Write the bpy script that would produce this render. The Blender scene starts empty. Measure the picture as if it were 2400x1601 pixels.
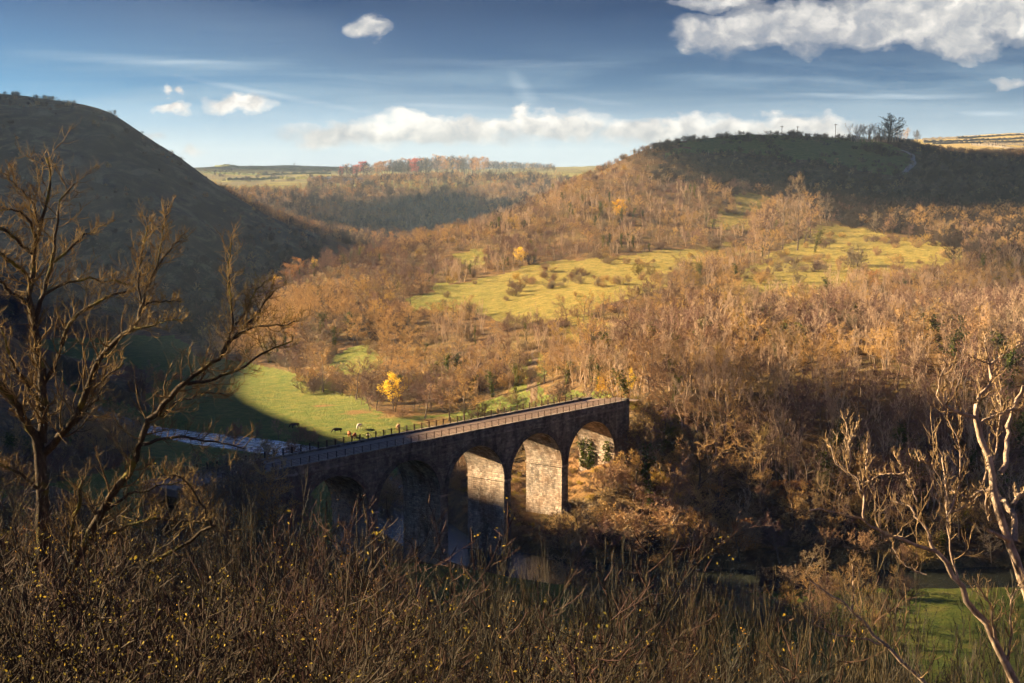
import bpy, math, random
import numpy as np
from mathutils import Vector
R = math.radians
# ---------------------------------------------------------------- camera, sky, sun
sc = bpy.context.scene
COL = sc.collection
FPX = 3500.0; CX = 1200.0; CY = 800.5; CAMZ = 66.0
TH = math.atan((CY - 432.0) / FPX)
cam_d = bpy.data.cameras.new('camera'); cam = bpy.data.objects.new('camera', cam_d); COL.objects.link(cam)
cam.location = (0, 0, CAMZ); cam.rotation_euler = (math.pi/2 - TH, 0, 0)
cam_d.sensor_width = 36.0; cam_d.lens = 36.0*FPX/2400.0
cam_d.clip_start = 0.5; cam_d.clip_end = 30000
sc.camera = cam
SUN_AZ = R(-72.0)      # from +Y, negative = towards -X
SUN_EL = R(20.0)
SD = Vector((math.sin(SUN_AZ)*math.cos(SUN_EL), math.cos(SUN_AZ)*math.cos(SUN_EL), math.sin(SUN_EL)))
sl = bpy.data.lights.new('sun', 'SUN'); sl.energy = 5.0; sl.angle = R(0.7); sl.color = (1.0, 0.69, 0.37)
so = bpy.data.objects.new('sun', sl); COL.objects.link(so)
so.rotation_euler = (-SD).to_track_quat('-Z', 'Y').to_euler()
so.location = (-300, 100, 400)
sc.view_settings.view_transform = 'Standard'; sc.view_settings.look = 'None'
sc.view_settings.exposure = 2.6; sc.view_settings.gamma = 1.0
sc.render.engine = 'CYCLES'
sc.cycles.max_bounces = 5; sc.cycles.diffuse_bounces = 2; sc.cycles.transparent_max_bounces = 12
sc.cycles.volume_bounces = 0; sc.cycles.glossy_bounces = 2; sc.cycles.caustics_reflective = False
sc.cycles.use_adaptive_sampling = True; sc.cycles.adaptive_threshold = 0.03

def dirvec(u, v):
    a = (u-CX)/FPX; b = -(v-CY)/FPX
    d = np.array([a, math.cos(TH)+b*math.sin(TH), -math.sin(TH)+b*math.cos(TH)])
    return d
def at(u, v, Y):
    "photo point (2400 wide) at forward distance Y -> world point"
    d = dirvec(u, v); t = Y/d[1]
    return np.array([d[0]*t, Y, CAMZ+d[2]*t])
K2 = 2400/2351.0
def atd(x, y, Y): return at(x*K2, y*K2, Y)
def proj(P):
    P = np.asarray(P, float); x = P[..., 0]; y = P[..., 1]; z = P[..., 2]-CAMZ
    dep = y*math.cos(TH)-z*math.sin(TH); up = y*math.sin(TH)+z*math.cos(TH)
    dep = np.where(dep > 0.1, dep, 0.1)
    return CX+FPX*x/dep, CY-FPX*up/dep

class NT:
    def __init__(s, tree): s.t = tree; s.t.nodes.clear()
    def n(s, kind, **kw):
        nd = s.t.nodes.new(kind)
        for k, v in kw.items():
            if k.startswith('i_'):
                key = k[2:]; key = int(key) if key.isdigit() else key.replace('_', ' ')
                nd.inputs[key].default_value = v
            else: setattr(nd, k, v)
        return nd
    def l(s, a, b): s.t.links.new(a, b)
    def math(s, op, a, b=None, c=None, clamp=False):
        nd = s.t.nodes.new('ShaderNodeMath'); nd.operation = op; nd.use_clamp = clamp
        for i, q in enumerate((a, b, c)):
            if q is None: continue
            if isinstance(q, (int, float)): nd.inputs[i].default_value = q
            else: s.l(q, nd.inputs[i])
        return nd.outputs[0]
    def mix(s, fac, a, b, blend='MIX'):
        nd = s.t.nodes.new('ShaderNodeMix'); nd.data_type = 'RGBA'; nd.blend_type = blend
        for sock, q in ((nd.inputs[0], fac), (nd.inputs[6], a), (nd.inputs[7], b)):
            if isinstance(q, (int, float)): sock.default_value = q
            elif isinstance(q, tuple): sock.default_value = (*q, 1) if len(q) == 3 else q
            else: s.l(q, sock)
        return nd.outputs[2]
    def ramp(s, fac, stops, interp='LINEAR'):
        nd = s.t.nodes.new('ShaderNodeValToRGB'); cr = nd.color_ramp; cr.interpolation = interp
        while len(cr.elements) < len(stops): cr.elements.new(0.5)
        for e, (p, c) in zip(cr.elements, stops):
            e.position = p; e.color = (c, c, c, 1) if isinstance(c, (int, float)) else (*c, 1)
        s.l(fac, nd.inputs[0]); return nd.outputs[0]
    def noise(s, vec, scale, detail=4, rough=0.55, dist=0.0):
        nd = s.t.nodes.new('ShaderNodeTexNoise'); nd.inputs['Scale'].default_value = scale
        nd.inputs['Detail'].default_value = detail; nd.inputs['Roughness'].default_value = rough
        nd.inputs['Distortion'].default_value = dist
        if vec is not None: s.l(vec, nd.inputs['Vector'])
        return nd.outputs['Fac']
    def mapping(s, vec, loc=(0,0,0), rot=(0,0,0), scale=(1,1,1)):
        nd = s.t.nodes.new('ShaderNodeMapping'); nd.inputs[1].default_value = loc
        nd.inputs[2].default_value = rot; nd.inputs[3].default_value = scale; s.l(vec, nd.inputs[0]); return nd.outputs[0]

# sky: physical sky plus cumulus and cirrus given by direction
w = bpy.data.worlds.new('World'); sc.world = w; w.use_nodes = True
N = NT(w.node_tree)
geo = N.n('ShaderNodeTexCoord'); gv = geo.outputs['Generated']
sky = N.n('ShaderNodeTexSky', sky_type='NISHITA', sun_disc=False, sun_elevation=SUN_EL, sun_rotation=SUN_AZ,
          altitude=200.0, air_density=1.3, dust_density=0.6, ozone_density=2.5)
sep = N.n('ShaderNodeSeparateXYZ'); N.l(gv, sep.inputs[0])
ysafe = N.math('MAXIMUM', sep.outputs[1], 0.05)
tx = N.math('DIVIDE', sep.outputs[0], ysafe)          # tangent of bearing
tz = N.math('DIVIDE', sep.outputs[2], ysafe)          # tangent of height
front = N.math('GREATER_THAN', sep.outputs[1], 0.05)
comb = N.n('ShaderNodeCombineXYZ'); N.l(tx, comb.inputs[0]); N.l(tz, comb.inputs[1]); cv = comb.outputs[0]
# colour: deepen the high sky
hgt = N.math('MAXIMUM', sep.outputs[2], 0.0)
tint = N.ramp(hgt, [(0.0, (0.38, 0.53, 1.1)), (0.024, (0.24, 0.40, 0.86)), (0.055, (0.056, 0.155, 0.40)), (0.08, (0.027, 0.092, 0.25)), (0.118, (0.011, 0.044, 0.130)), (0.3, (0.06, 0.10, 0.21)), (0.6, (0.09, 0.14, 0.25)), (1.0, (0.10, 0.15, 0.26))])
skyc = N.mix(1.0, sky.outputs[0], tint, 'MULTIPLY')
skyc = N.mix(1.0, skyc, N.ramp(N.math('ADD', tx, 0.5), [(0.15, (1.75, 1.6, 1.4)), (0.42, (1.0, 1.0, 1.0)), (0.8, (0.95, 0.95, 0.95))]), 'MULTIPLY')
# cirrus streaks
m1 = N.mapping(cv, scale=(1.6, 22, 1), rot=(0, 0, R(-3)))
c1 = N.ramp(N.noise(m1, 3.0, 6, 0.6, 0.6), [(0.44, 0.0), (0.78, 1.0)])
band = N.ramp(tz, [(0.0, 0.6), (0.03, 0.75), (0.075, 0.8), (0.088, 0.1), (0.16, 0.05)])
cir = N.math('MULTIPLY', N.math('MULTIPLY', c1, band), 0.75)
skyc = N.mix(cir, skyc, (1.35, 1.9, 2.3))
cs_w = N.n('ShaderNodeTexNoise'); cs_w.inputs['Scale'].default_value = 9; N.l(cv, cs_w.inputs['Vector'])
cs_a = N.n('ShaderNodeVectorMath', operation='MULTIPLY_ADD'); N.l(cs_w.outputs['Color'], cs_a.inputs[0]); cs_a.inputs[1].default_value = (0.01, 0.006, 0); N.l(cv, cs_a.inputs[2]); cs = cs_a.outputs[0]
# horizon glow of thin cloud
hz = N.math('MULTIPLY', N.ramp(tz, [(0.0, 1.0), (0.03, 0.65), (0.065, 0.0)]), N.ramp(N.noise(N.mapping(cv, scale=(2, 14, 1)), 2.5, 4), [(0.3, 0.5), (0.7, 0.95)]))
skyc = N.mix(hz, skyc, (2.15, 2.55, 2.85))
def ten(x): return (x-CX)/FPX
def tev(v):
    d = dirvec(CX, v); return d[2]/d[1]
# cumulus: (centre x, centre v, half width, half height) in tangent units from the photo
puffs = [ (850*K2, 66*K2, 58, 30, 1.0), (556*K2,236*K2,92,27,1.0), (400*K2,251*K2,50,15,.75), (392*K2,208*K2,17,15,.75),(427*K2,212*K2,17,10,.75),
  (1000*K2,299*K2,330,38,.95),(780*K2,306*K2,160,34,.9),(960*K2,275*K2,90,28,1.),(1270*K2,285*K2,150,36,1.), (1195*K2,257*K2,32,12,.8), (1480*K2,305*K2,150,32,.95),(1700*K2,300*K2,190,36,.95),(1850*K2,295*K2,170,34,1.),(1560*K2,290*K2,80,30,.95),
  (1960*K2,62*K2,400,52,1.0),(1830*K2,60*K2,190,60,1.1),(1640*K2,80*K2,120,46,1.0),(2180*K2,28*K2,330,74,1.1),(2190*K2,95*K2,110,52,1.),(1640*K2,8*K2,110,22,.7),(2350*K2,60*K2,180,55,.8),
  (445*K2,352*K2,38,17,.7),(355*K2,317*K2,34,13,.65),(2310*K2,187*K2,60,16,.5)]
nd_ = N.n('ShaderNodeTexNoise'); nd_.inputs['Scale'].default_value = 40; nd_.inputs['Detail'].default_value = 7; nd_.inputs['Roughness'].default_value = 0.55
N.l(N.mapping(cv, scale=(1, 1.6, 1)), nd_.inputs['Vector'])
warp = N.n('ShaderNodeVectorMath', operation='SUBTRACT'); N.l(nd_.outputs['Color'], warp.inputs[0]); warp.inputs[1].default_value = (.5, .5, .5)
ws = N.n('ShaderNodeVectorMath', operation='SCALE'); N.l(warp.outputs[0], ws.inputs[0]); ws.inputs[3].default_value = 0.026
wa = N.n('ShaderNodeVectorMath', operation='ADD'); N.l(cv, wa.inputs[0]); N.l(ws.outputs[0], wa.inputs[1]); cw = wa.outputs[0]
def puff_field(vec, shift=(0.0, 0.0)):
    tot = None
    for (u, v, hw, hh, k) in puffs:
        cx, cy = ten(u), tev(v)
        hw_ = hw*1.04; hh_ = hh*1.12; mp = N.mapping(vec, loc=(-(cx+shift[0])/(hw_/FPX), -(cy+shift[1])/(hh_/FPX), 0), scale=(FPX/hw_, FPX/hh_, 1))
        ln = N.n('ShaderNodeVectorMath', operation='LENGTH'); N.l(mp, ln.inputs[0])
        f = N.math('MULTIPLY', N.math('SUBTRACT', 1.0, N.math('POWER', ln.outputs['Value'], 2.2), clamp=True), k)
        tot = f if tot is None else N.math('MAXIMUM', tot, f)
    return tot
# contrails and thin plumes
for (u0, v0, u1, v1, wd, st) in [(400,158,930,258,9,.42),(150,128,760,135,7,.2),(1180,140,1262,262,26,.32),(1250,205,1500,232,9,.3),(1640,212,2351,207,8,.5),(880,228,1250,240,7,.35),(0,217,330,250,5,.3),(1500,160,2100,185,14,.2),(2200,245,2351,250,8,.4),(0,105,700,150,16,.22),(820,130,1500,140,12,.22)]:
    x0, x1, y0, y1 = ten(u0*K2), ten(u1*K2), tev(v0*K2), tev(v1*K2)
    mp = N.n('ShaderNodeMapping'); mp.vector_type = 'TEXTURE'; N.l(cs, mp.inputs[0])
    mp.inputs[1].default_value = ((x0+x1)/2, (y0+y1)/2, 0); mp.inputs[2].default_value = (0, 0, math.atan2(y1-y0, x1-x0)); mp.inputs[3].default_value = (math.hypot(x1-x0, y1-y0)/2, wd/FPX, 1)
    ln = N.n('ShaderNodeVectorMath', operation='LENGTH'); N.l(mp.outputs[0], ln.inputs[0])
    f = N.math('MULTIPLY', N.math('MULTIPLY', N.math('SUBTRACT', 1.0, ln.outputs['Value'], clamp=True), N.math('ADD', N.math('MULTIPLY', c1, 1.2), 0.35)), st*2.0)
    f = N.math('MULTIPLY', f, front)
    skyc = N.mix(f, skyc, (1.9, 2.35, 2.7))
dens = puff_field(cw)
fine = N.noise(N.mapping(cv, scale=(1, 1.35, 1)), 48, 7, 0.58, 0.15)
dsum = N.math('ADD', dens, N.math('MULTIPLY', N.math('SUBTRACT', fine, 0.5), 1.05))
mask = N.ramp(dsum, [(0.04, 0.0), (0.36, 0.36), (0.78, 1.0)], 'EASE')
mask = N.math('MULTIPLY', N.math('MULTIPLY', mask, N.math('MULTIPLY', dens, 7.0, clamp=True)), front)
# relief: cloud billows lit from the upper left, greyer towards their flat bases
r0 = N.noise(cw, 34, 5, 0.55); r1 = N.noise(N.mapping(cw, loc=(0.0045, -0.0055, 0)), 34, 5, 0.55)
rel = N.math('MULTIPLY', N.math('SUBTRACT', r1, r0), 1.9)
base = N.ramp(N.math('ADD', tz, N.math('MULTIPLY', N.math('SUBTRACT', fine, 0.5), 0.02)), [(0.0, 0.7), (0.022, 0.65), (0.030, 0.50), (0.042, 0.80), (0.075, 0.85), (0.083, 0.36), (0.102, 0.50), (0.125, 0.62)])
ccol = N.ramp(N.math('SUBTRACT', base, rel), [(0.15, (1.0, 1.13, 1.4)), (0.42, (1.55, 1.6, 1.72)), (0.62, (2.3, 2.25, 2.2)), (0.92, (3.55, 3.4, 3.15))])
skyc = N.mix(mask, skyc, ccol)
bg = N.n('ShaderNodeBackground'); bg.inputs[1].default_value = 0.05; N.l(skyc, bg.inputs[0])
w.cycles.sampling_method = 'MANUAL'; w.cycles.sample_map_resolution = 256
wo = N.n('ShaderNodeOutputWorld'); N.l(bg.outputs[0], wo.inputs[0])

# ---------------------------------------------------------------- helpers
def tag(o, label=None, cat=None, group=None, kind=None):
    if label: o['label'] = label
    if cat: o['category'] = cat
    if group: o['group'] = group
    if kind: o['kind'] = kind
    return o
def mesh_from(name, V, Q=None, T=None, mats=(), smooth=False, Qm=None, Tm=None):
    me = bpy.data.meshes.new(name)
    V = np.asarray(V, np.float32).reshape(-1, 3)
    Q = np.zeros((0, 4), np.int32) if Q is None else np.asarray(Q, np.int32).reshape(-1, 4)
    T = np.zeros((0, 3), np.int32) if T is None else np.asarray(T, np.int32).reshape(-1, 3)
    me.vertices.add(len(V)); me.vertices.foreach_set('co', V.ravel())
    nl = Q.size+T.size; me.loops.add(nl)
    me.loops.foreach_set('vertex_index', np.concatenate([Q.ravel(), T.ravel()]))
    me.polygons.add(len(Q)+len(T))
    ls = np.concatenate([np.arange(len(Q))*4, Q.size+np.arange(len(T))*3]).astype(np.int32)
    me.polygons.foreach_set('loop_start', ls)
    for m in mats: me.materials.append(m)
    if Qm is not None or Tm is not None:
        mi = np.concatenate([np.zeros(len(Q), np.int32) if Qm is None else Qm, np.zeros(len(T), np.int32) if Tm is None else Tm])
        me.polygons.foreach_set('material_index', mi.astype(np.int32))
    me.polygons.foreach_set('use_smooth', np.full(len(Q)+len(T), smooth))
    me.update(calc_edges=True); me.validate()
    return me
def obj(name, me, parent=None, loc=None):
    o = bpy.data.objects.new(name, me); COL.objects.link(o)
    if parent is not None: o.parent = parent
    if loc is not None: o.location = loc
    return o
def empty(name, loc=(0,0,0), rz=0):
    o = bpy.data.objects.new(name, None); COL.objects.link(o); o.location = loc; o.rotation_euler = (0,0,rz)
    o.empty_display_size = 0.5; return o
class MB:
    "collects boxes and faces"
    def __init__(s): s.V = []; s.Q = []; s.T = []; s.n = 0
    def add(s, V, Q=None, T=None):
        V = np.asarray(V, float).reshape(-1, 3)
        if Q is not None and len(Q): s.Q.append(np.asarray(Q).reshape(-1, 4)+s.n)
        if T is not None and len(T): s.T.append(np.asarray(T).reshape(-1, 3)+s.n)
        s.V.append(V); s.n += len(V)
    def box(s, x0, x1, y0, y1, z0, z1):
        V = [(x0,y0,z0),(x1,y0,z0),(x1,y1,z0),(x0,y1,z0),(x0,y0,z1),(x1,y0,z1),(x1,y1,z1),(x0,y1,z1)]
        s.add(V, [(0,3,2,1),(4,5,6,7),(0,1,5,4),(1,2,6,5),(2,3,7,6),(3,0,4,7)])
    def build(s, name, mat, parent=None, smooth=False):
        V = np.concatenate(s.V); Q = np.concatenate(s.Q) if s.Q else None; T = np.concatenate(s.T) if s.T else None
        return obj(name, mesh_from(name, V, Q, T, [mat], smooth), parent)

def new_mat(name):
    m = bpy.data.materials.new(name); m.use_nodes = True
    n = NT(m.node_tree)
    out = n.n('ShaderNodeOutputMaterial'); p = n.n('ShaderNodeBsdfPrincipled')
    p.inputs['Roughness'].default_value = 0.85; p.inputs['Specular IOR Level'].default_value = 0.2
    n.l(p.outputs[0], out.inputs[0])
    return m, n, p

def hash2(ix, iy, seed):
    h = (ix.astype(np.int64)*374761393+iy.astype(np.int64)*668265263+seed*1442695041) & 0x7fffffff
    h = ((h ^ (h >> 13))*1274126177) & 0x7fffffff
    return ((h ^ (h >> 16)) & 0xffffff)/float(0xffffff)
def vn(x, y, seed=0):
    ix = np.floor(x); iy = np.floor(y); fx = x-ix; fy = y-iy
    fx = fx*fx*(3-2*fx); fy = fy*fy*(3-2*fy)
    a = hash2(ix, iy, seed); b = hash2(ix+1, iy, seed); c = hash2(ix, iy+1, seed); d = hash2(ix+1, iy+1, seed)
    return (a*(1-fx)+b*fx)*(1-fy)+(c*(1-fx)+d*fx)*fy-0.5

# ---------------------------------------------------------------- terrain control points
def cp_list():
    C = []
    def w_(*p): C.extend(p)
    def d_(x, y, Y): C.append(tuple(atd(x, y, Y)))
    # hillside below the viewpoint
    w_((0,0,64.2),(0,-30,64.5),(-40,-20,66),(40,-20,66),(0,12,60.2),(-6.6,22,59.3),(-4,12,60.8),(5,15,58.8),(9,22,55),(0,28,53.5),(0,45,46),(0,80,32),(0,120,18),(0,160,7),(0,190,1.8),
       (-14,30,57),(-16,45,50),(-25,80,38),(-35,120,24),(-45,160,12),(-60,200,4),(15,30,51),(25,60,37),(40,100,20),(50,150,4),(60,190,1.8),(80,230,1.8),
       (-80,40,55),(-150,100,45),(-120,180,15),(80,30,50),(140,80,30),(150,150,4),(-30,10,64),(30,5,62))
    # valley floor
    w_((0,215,1.5),(-40,240,2),(-80,300,2),(-90,380,2),(-60,420,2.2),(-30,400,3),(0,380,4.5),(-100,480,2.4),(-130,560,3),(-150,640,4),(-190,560,6),(-165,700,5),(-150,850,6),(-110,1000,7),(-90,1250,8),(40,225,1.5),(80,245,1.6),(120,255,1.8),(220,260,3),(-120,300,5),(-30,300,2.2),(-60,340,1.8),(-10,340,4))
    # viaduct ends and banks
    w_((8,273,4.0),(0,300,7.5),(12,292,8),(19,285,10.5),(26,294,18),(32,303,21.5),(48,330,22.5),(31,281,9.5),(24,284,10),(40,272,7),(35,262,3),(60,278,9),(100,288,9),(150,302,10),(60,305,19),(100,320,24),(160,345,28),(18,330,15),(40,370,21),(60,355,22.6),(150,400,31),(-10,256,1.5),(-22,243,3),(-34,226,10),(-46,212,17),(-60,195,20),(-30,255,2),(-45,245,3.5))
    # meadow and lit slope
    for p in [(1000,950,405),(1250,900,392),(1350,880,372),(800,880,470),(620,860,500),(800,820,500),(860,780,520),(700,760,545),(1050,780,490),(1200,800,460),(1000,680,580),(1200,700,540),(1350,720,500),(1400,650,570),(1200,640,620),(1000,620,680),(1600,580,680),(1900,540,730),(2150,570,640),(1700,680,500),(1900,680,490),(2200,650,520),(1500,790,420),
              (700,640,680),(640,720,600),(620,800,540),(745,615,740),(800,600,760),(900,585,800),(1000,560,830),(1100,525,850),(1200,480,870),(1300,425,900),(1400,380,950),(1480,345,1000),(1560,322,1050),(1700,312,1100),(1850,312,1120),(1980,322,1120),(2100,332,1150),
              (1700,430,900),(1500,450,830),(1350,480,800),(1700,370,1000),(2000,370,1000),(2000,450,880),(2200,450,880),(2300,380,1050),(2400,345,1200),(2150,350,1150),(2300,520,750),
              # left hill
              (0,232,1050),(180,243,1060),(262,266,1070),(350,328,1080),(430,375,1090),(500,425,1100),(600,487,1110),(700,545,1120),(760,590,1130),(0,400,850),(200,400,870),(350,450,880),(100,550,740),(300,550,760),(500,550,860),(0,700,640),(250,700,660),(450,650,760),(580,620,900),(400,790,590),(-150,225,1000),
              (585,478,1290),(660,518,1270),(745,574,1250),
              # far side of the valley and plateau
              (600,500,1750),(850,500,1700),(1000,500,1650),(650,440,1950),(500,440,2000),(900,435,1950),(1100,445,1800),(1200,420,1850),(1270,402,1950),(600,425,2100),(1000,412,2050),(1100,408,2100),(750,420,2300),(500,384,3300),(650,380,3400),(850,386,3300),(1100,396,2800),(1270,394,2500),
              (2120,320,2400),(2351,306,2500),(2150,350,1900),(2351,352,1900)]: d_(*p)
    w_((270,1400,72),(150,1350,45),(60,1200,28),(-20,1000,12),(450,1500,70),(560,1500,80),(-100,1380,8),(-60,1500,10),(20,1450,12),(120,1500,30),
       (-450,1450,118),(-330,1380,80),(-420,1700,60),(-300,1800,40),(-500,2300,60),(0,4500,85),(-900,4500,85),(2000,4500,140),(1100,2600,150),(900,1500,90))
    # left flank out of frame: the long ridge, its crest shaped to shadow the valley
    w_((-349,219,150),(-318,314,141),(-311,338,137),(-306,352,132),(-302.5,363.2,122.5),(-299.4,372.8,118.5),(-295.4,385,118),(-287.7,409,111),(-266,476,77),(-285,560,74),(-300,713,90),(-430,530,105),(-440,400,140),(-450,300,150),(-450,220,155),(-430,140,150),(-420,60,120),(-400,-30,90),(-210,330,68),(-205,400,60),(-185,480,30),(-200,250,70),(-220,160,60),(-140,290,12),(-380,750,120),(-560,900,130),(-600,400,150),(-900,300,140),(-1200,1200,140),(-800,1500,120))
    w_((300,300,20),(400,250,30),(500,500,50),(600,900,90),(400,100,60),(600,50,80))
    return np.array(C, float)
def uw(X, Y):
    Yc = np.maximum(Y, -35.0)+60.0
    return np.clip(X/Yc, -6, 6)*1.3, np.log(Yc/60.0)
CPS = cp_list()
def tps_k(r2): return 0.5*r2*np.log(r2+1e-12)
_u, _w = uw(CPS[:,0], CPS[:,1]); _n = len(CPS)
_A = np.zeros((_n+3, _n+3)); _A[:_n,:_n] = tps_k((_u[:,None]-_u)**2+(_w[:,None]-_w)**2)+np.eye(_n)*2e-5
_A[:_n,_n] = 1; _A[:_n,_n+1] = _u; _A[:_n,_n+2] = _w; _A[_n:,:_n] = _A[:_n,_n:].T
_sol = np.linalg.solve(_A, np.concatenate([CPS[:,2], [0,0,0]]))
RIVER = np.array([(-330,640),(-230,560),(-150,470),(-105,400),(-76,379),(-64,372),(-50,360),(-36,335),(-26,305),(-19,283),(-11,265),(0.5,254),(10,248.5),(30,243),(70,243),(130,250),(260,262),(420,300)], float)
def seg_dist(X, Y, L):
    d = np.full(X.shape, 1e9)
    for a, b in zip(L[:-1], L[1:]):
        ab = b-a; t = np.clip(((X-a[0])*ab[0]+(Y-a[1])*ab[1])/(ab@ab), 0, 1)
        d = np.minimum(d, np.hypot(X-a[0]-t*ab[0], Y-a[1]-t*ab[1]))
    return d
def height(X, Y):
    X = np.asarray(X, float); Y = np.asarray(Y, float); sh = X.shape; X = X.ravel(); Y = Y.ravel()
    Z = np.empty_like(X)
    for i in range(0, len(X), 40000):
        u, w_ = uw(X[i:i+40000], Y[i:i+40000])
        k = tps_k((u[:,None]-_u)**2+(w_[:,None]-_w)**2)
        Z[i:i+40000] = k@_sol[:_n]+_sol[_n]+_sol[_n+1]*u+_sol[_n+2]*w_
    Z = np.clip(Z, 0.9, 190)
    r = np.hypot(X, Y); steep = np.clip((Z-8)/25, 0, 1)*np.clip((r-60)/150, 0, 1)
    Z += steep*(2.6*vn(X/55, Y/55, 1)+1.1*vn(X/19, Y/19, 2)+0.45*vn(X/7, Y/7, 3))
    Z += np.clip((r-150)/200, 0, 1)*np.clip((1200-r)/400, 0, 1)*0.22*vn(X/2.6, Y/2.2, 4)*np.clip(Z/5,0.3,1)
    dr = seg_dist(X, Y, RIVER)
    wd = 5.2+1.2*vn(X/12, Y/12, 5)
    bank = np.clip((dr-wd)/5.0, 0, 1); bank = bank*bank*(3-2*bank)
    Z = np.where(dr < wd+5.0, -0.8+(np.minimum(Z, 60)+0.8)*bank, Z)
    return Z.reshape(sh)
def lefth(xd, Y): return (Y > 560) & (Y < 1350) & (((xd < 590) & (Y > 560)) | ((xd < 735) & (Y > 830)) | ((xd < 640) & (Y > 760)))
def inpoly(px, py, poly):
    r = np.zeros(np.shape(px), bool); n = len(poly); j = n-1
    for i in range(n):
        xi, yi = poly[i]; xj, yj = poly[j]
        c = ((yi > py) != (yj > py)) & (px < (xj-xi)*(py-yi)/((yj-yi) if yj != yi else 1e-9)+xi)
        r ^= c; j = i
    return r
# open grassland, outlined on the ground as seen in the photograph (2351 wide), valid between two distances
OPEN = [
 ([(340,1040),(340,790),(400,770),(480,845),(600,880),(700,918),(800,930),(860,950),(960,950),(1050,945),(1130,915),(1400,897),(1440,925),(1200,960),(700,1060),(500,1060)], 300, 640),
 ([(765,840),(810,800),(862,790),(885,830),(850,862),(790,862)], 380, 620),
 ([(910,715),(1000,655),(1130,635),(1270,598),(1400,585),(1560,570),(1700,556),(1735,578),(1590,622),(1500,668),(1420,690),(1300,738),(1200,750),(1110,722),(980,715)], 420, 900),
 ([(1740,600),(1880,515),(2000,525),(2130,552),(2230,590),(2225,620),(2060,636),(2005,640),(1950,672),(1850,704),(1735,705),(1670,650)], 420, 900),
 ([(1620,520),(1700,440),(1780,445),(1740,490),(1690,530)], 600, 1100),
 ([(1530,365),(1600,308),(1950,308),(2040,330),(2100,360),(2085,400),(2000,400),(1900,375),(1700,350),(1600,350)], 880, 1300),
 ([(1190,700),(1290,700),(1400,745),(1440,770),(1380,800),(1310,775),(1250,740)], 400, 700),
 ([(1200,830),(1245,810),(1260,850),(1240,930),(1180,930)], 330, 520),
 ([(1030,585),(1115,580),(1115,602),(1040,608)], 600, 950),
 ([(2070,1620),(2060,1400),(2150,1335),(2420,1310),(2420,1620)], 170, 262),
 ([(2090,350),(2120,312),(2420,298),(2420,352),(2330,352)], 1500, 3000),
]
def open_mask(X, Y, Z):
    x, y = proj(np.stack([X, Y, Z], -1)); x = x/K2; y = y/K2
    m = np.zeros(X.shape)
    jx = 34*vn(X/17, Y/17, 21)+16*vn(X/6, Y/6, 23); jy = 15*vn(X/17, Y/17, 22)+7*vn(X/6, Y/6, 24)
    for poly, a, b in OPEN:
        m = np.maximum(m, (inpoly(x+jx, y+jy, poly) & (Y > a) & (Y < b)).astype(float))
    return m
FALLEN = [(-31, 405, 6), (-43, 412, 5), (-20, 396, 6), (-55, 428, 4), (12, 292, 13), (2, 285, 10), (40, 262, 9)]
# polar grid, one sheet all round
def build_ground():
    ang = np.concatenate([np.arange(-180, -60, 3.0), np.arange(-60, -21, 0.75), np.arange(-21, 21.01, 0.075), np.arange(21.75, 60, 0.75), np.arange(60, 180, 3.0)])
    rad = [1.0]
    while rad[-1] < 6200:
        r = rad[-1]; rad.append(r*(1.0+(0.035 if r < 40 else 0.012 if r < 200 else 0.0055 if r < 700 else 0.008 if r < 1500 else 0.02)))
    rad = np.array(rad); A, Rr = np.meshgrid(np.radians(ang), rad)
    X = Rr*np.sin(A); Y = Rr*np.cos(A); Z = height(X, Y)
    nr, na = X.shape
    V = np.stack([X, Y, Z], -1).reshape(-1, 3)
    i = np.arange(nr-1)[:,None]*na; j = np.arange(na)[None,:]; j2 = (j+1) % na
    Q = np.stack([i+j, i+j2, i+na+j2, i+na+j], -1).reshape(-1, 4)[:, ::-1]
    c = len(V); V = np.vstack([V, [[0, 0, height(np.array([0.]), np.array([0.]))[0]]]])
    jj = np.arange(na); T = np.stack([np.full(na, c), (jj+1) % na, jj], -1)[:, ::-1]
    me = mesh_from('ground', V, Q, T, [], True)
    g = open_mask(V[:,0], V[:,1], V[:,2])
    # valley floor and far plateau are grass too; left hill rough grass
    X, Y, Z = V.T; x, y = proj(V); x /= K2; y /= K2
    far = ((Y > 1900) & (Z > 60)).astype(float)
    floor_ = ((Z < 3.2) & (Y > 205) & (Y < 620) & (X < -26)).astype(float)
    floor_ = np.maximum(floor_, ((Z < 6) & (Y > 165) & (Y < 247) & (X > -30)).astype(float))
    g = np.maximum(g, np.maximum(far, floor_))
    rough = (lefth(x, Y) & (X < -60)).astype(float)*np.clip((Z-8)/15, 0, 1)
    hay = np.clip((X+75+22*vn(X/30, Y/30, 44))/85, 0, 1)*np.clip((Y-418)/50, 0, 1)*(Y < 905)*np.ones(len(X))
    fall = np.zeros(len(X))
    for fx, fy, fr in FALLEN: fall = np.maximum(fall, np.clip(1.35-np.hypot((X-fx)/1.25, (Y-fy)*1.0)/fr, 0, 1))
    far_r = ((Y > 1500) & (X > 350)).astype(float)
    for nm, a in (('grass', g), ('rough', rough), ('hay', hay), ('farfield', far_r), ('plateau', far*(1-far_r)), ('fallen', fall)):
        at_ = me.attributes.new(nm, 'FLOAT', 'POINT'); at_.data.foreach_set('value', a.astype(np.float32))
    return me
m_ground, n, p = new_mat('ground')
tc = n.n('ShaderNodeTexCoord').outputs['Object']
def attr(nm): return n.n('ShaderNodeAttribute', attribute_name=nm).outputs['Fac']
n1 = n.noise(tc, 0.05, 5); n2 = n.noise(tc, 0.35, 5, 0.6); n3 = n.noise(tc, 2.2, 4, 0.65)
green = n.ramp(n2, [(0.3, (0.072, 0.125, 0.018)), (0.5, (0.125, 0.165, 0.026)), (0.7, (0.20, 0.20, 0.045))])
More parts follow.
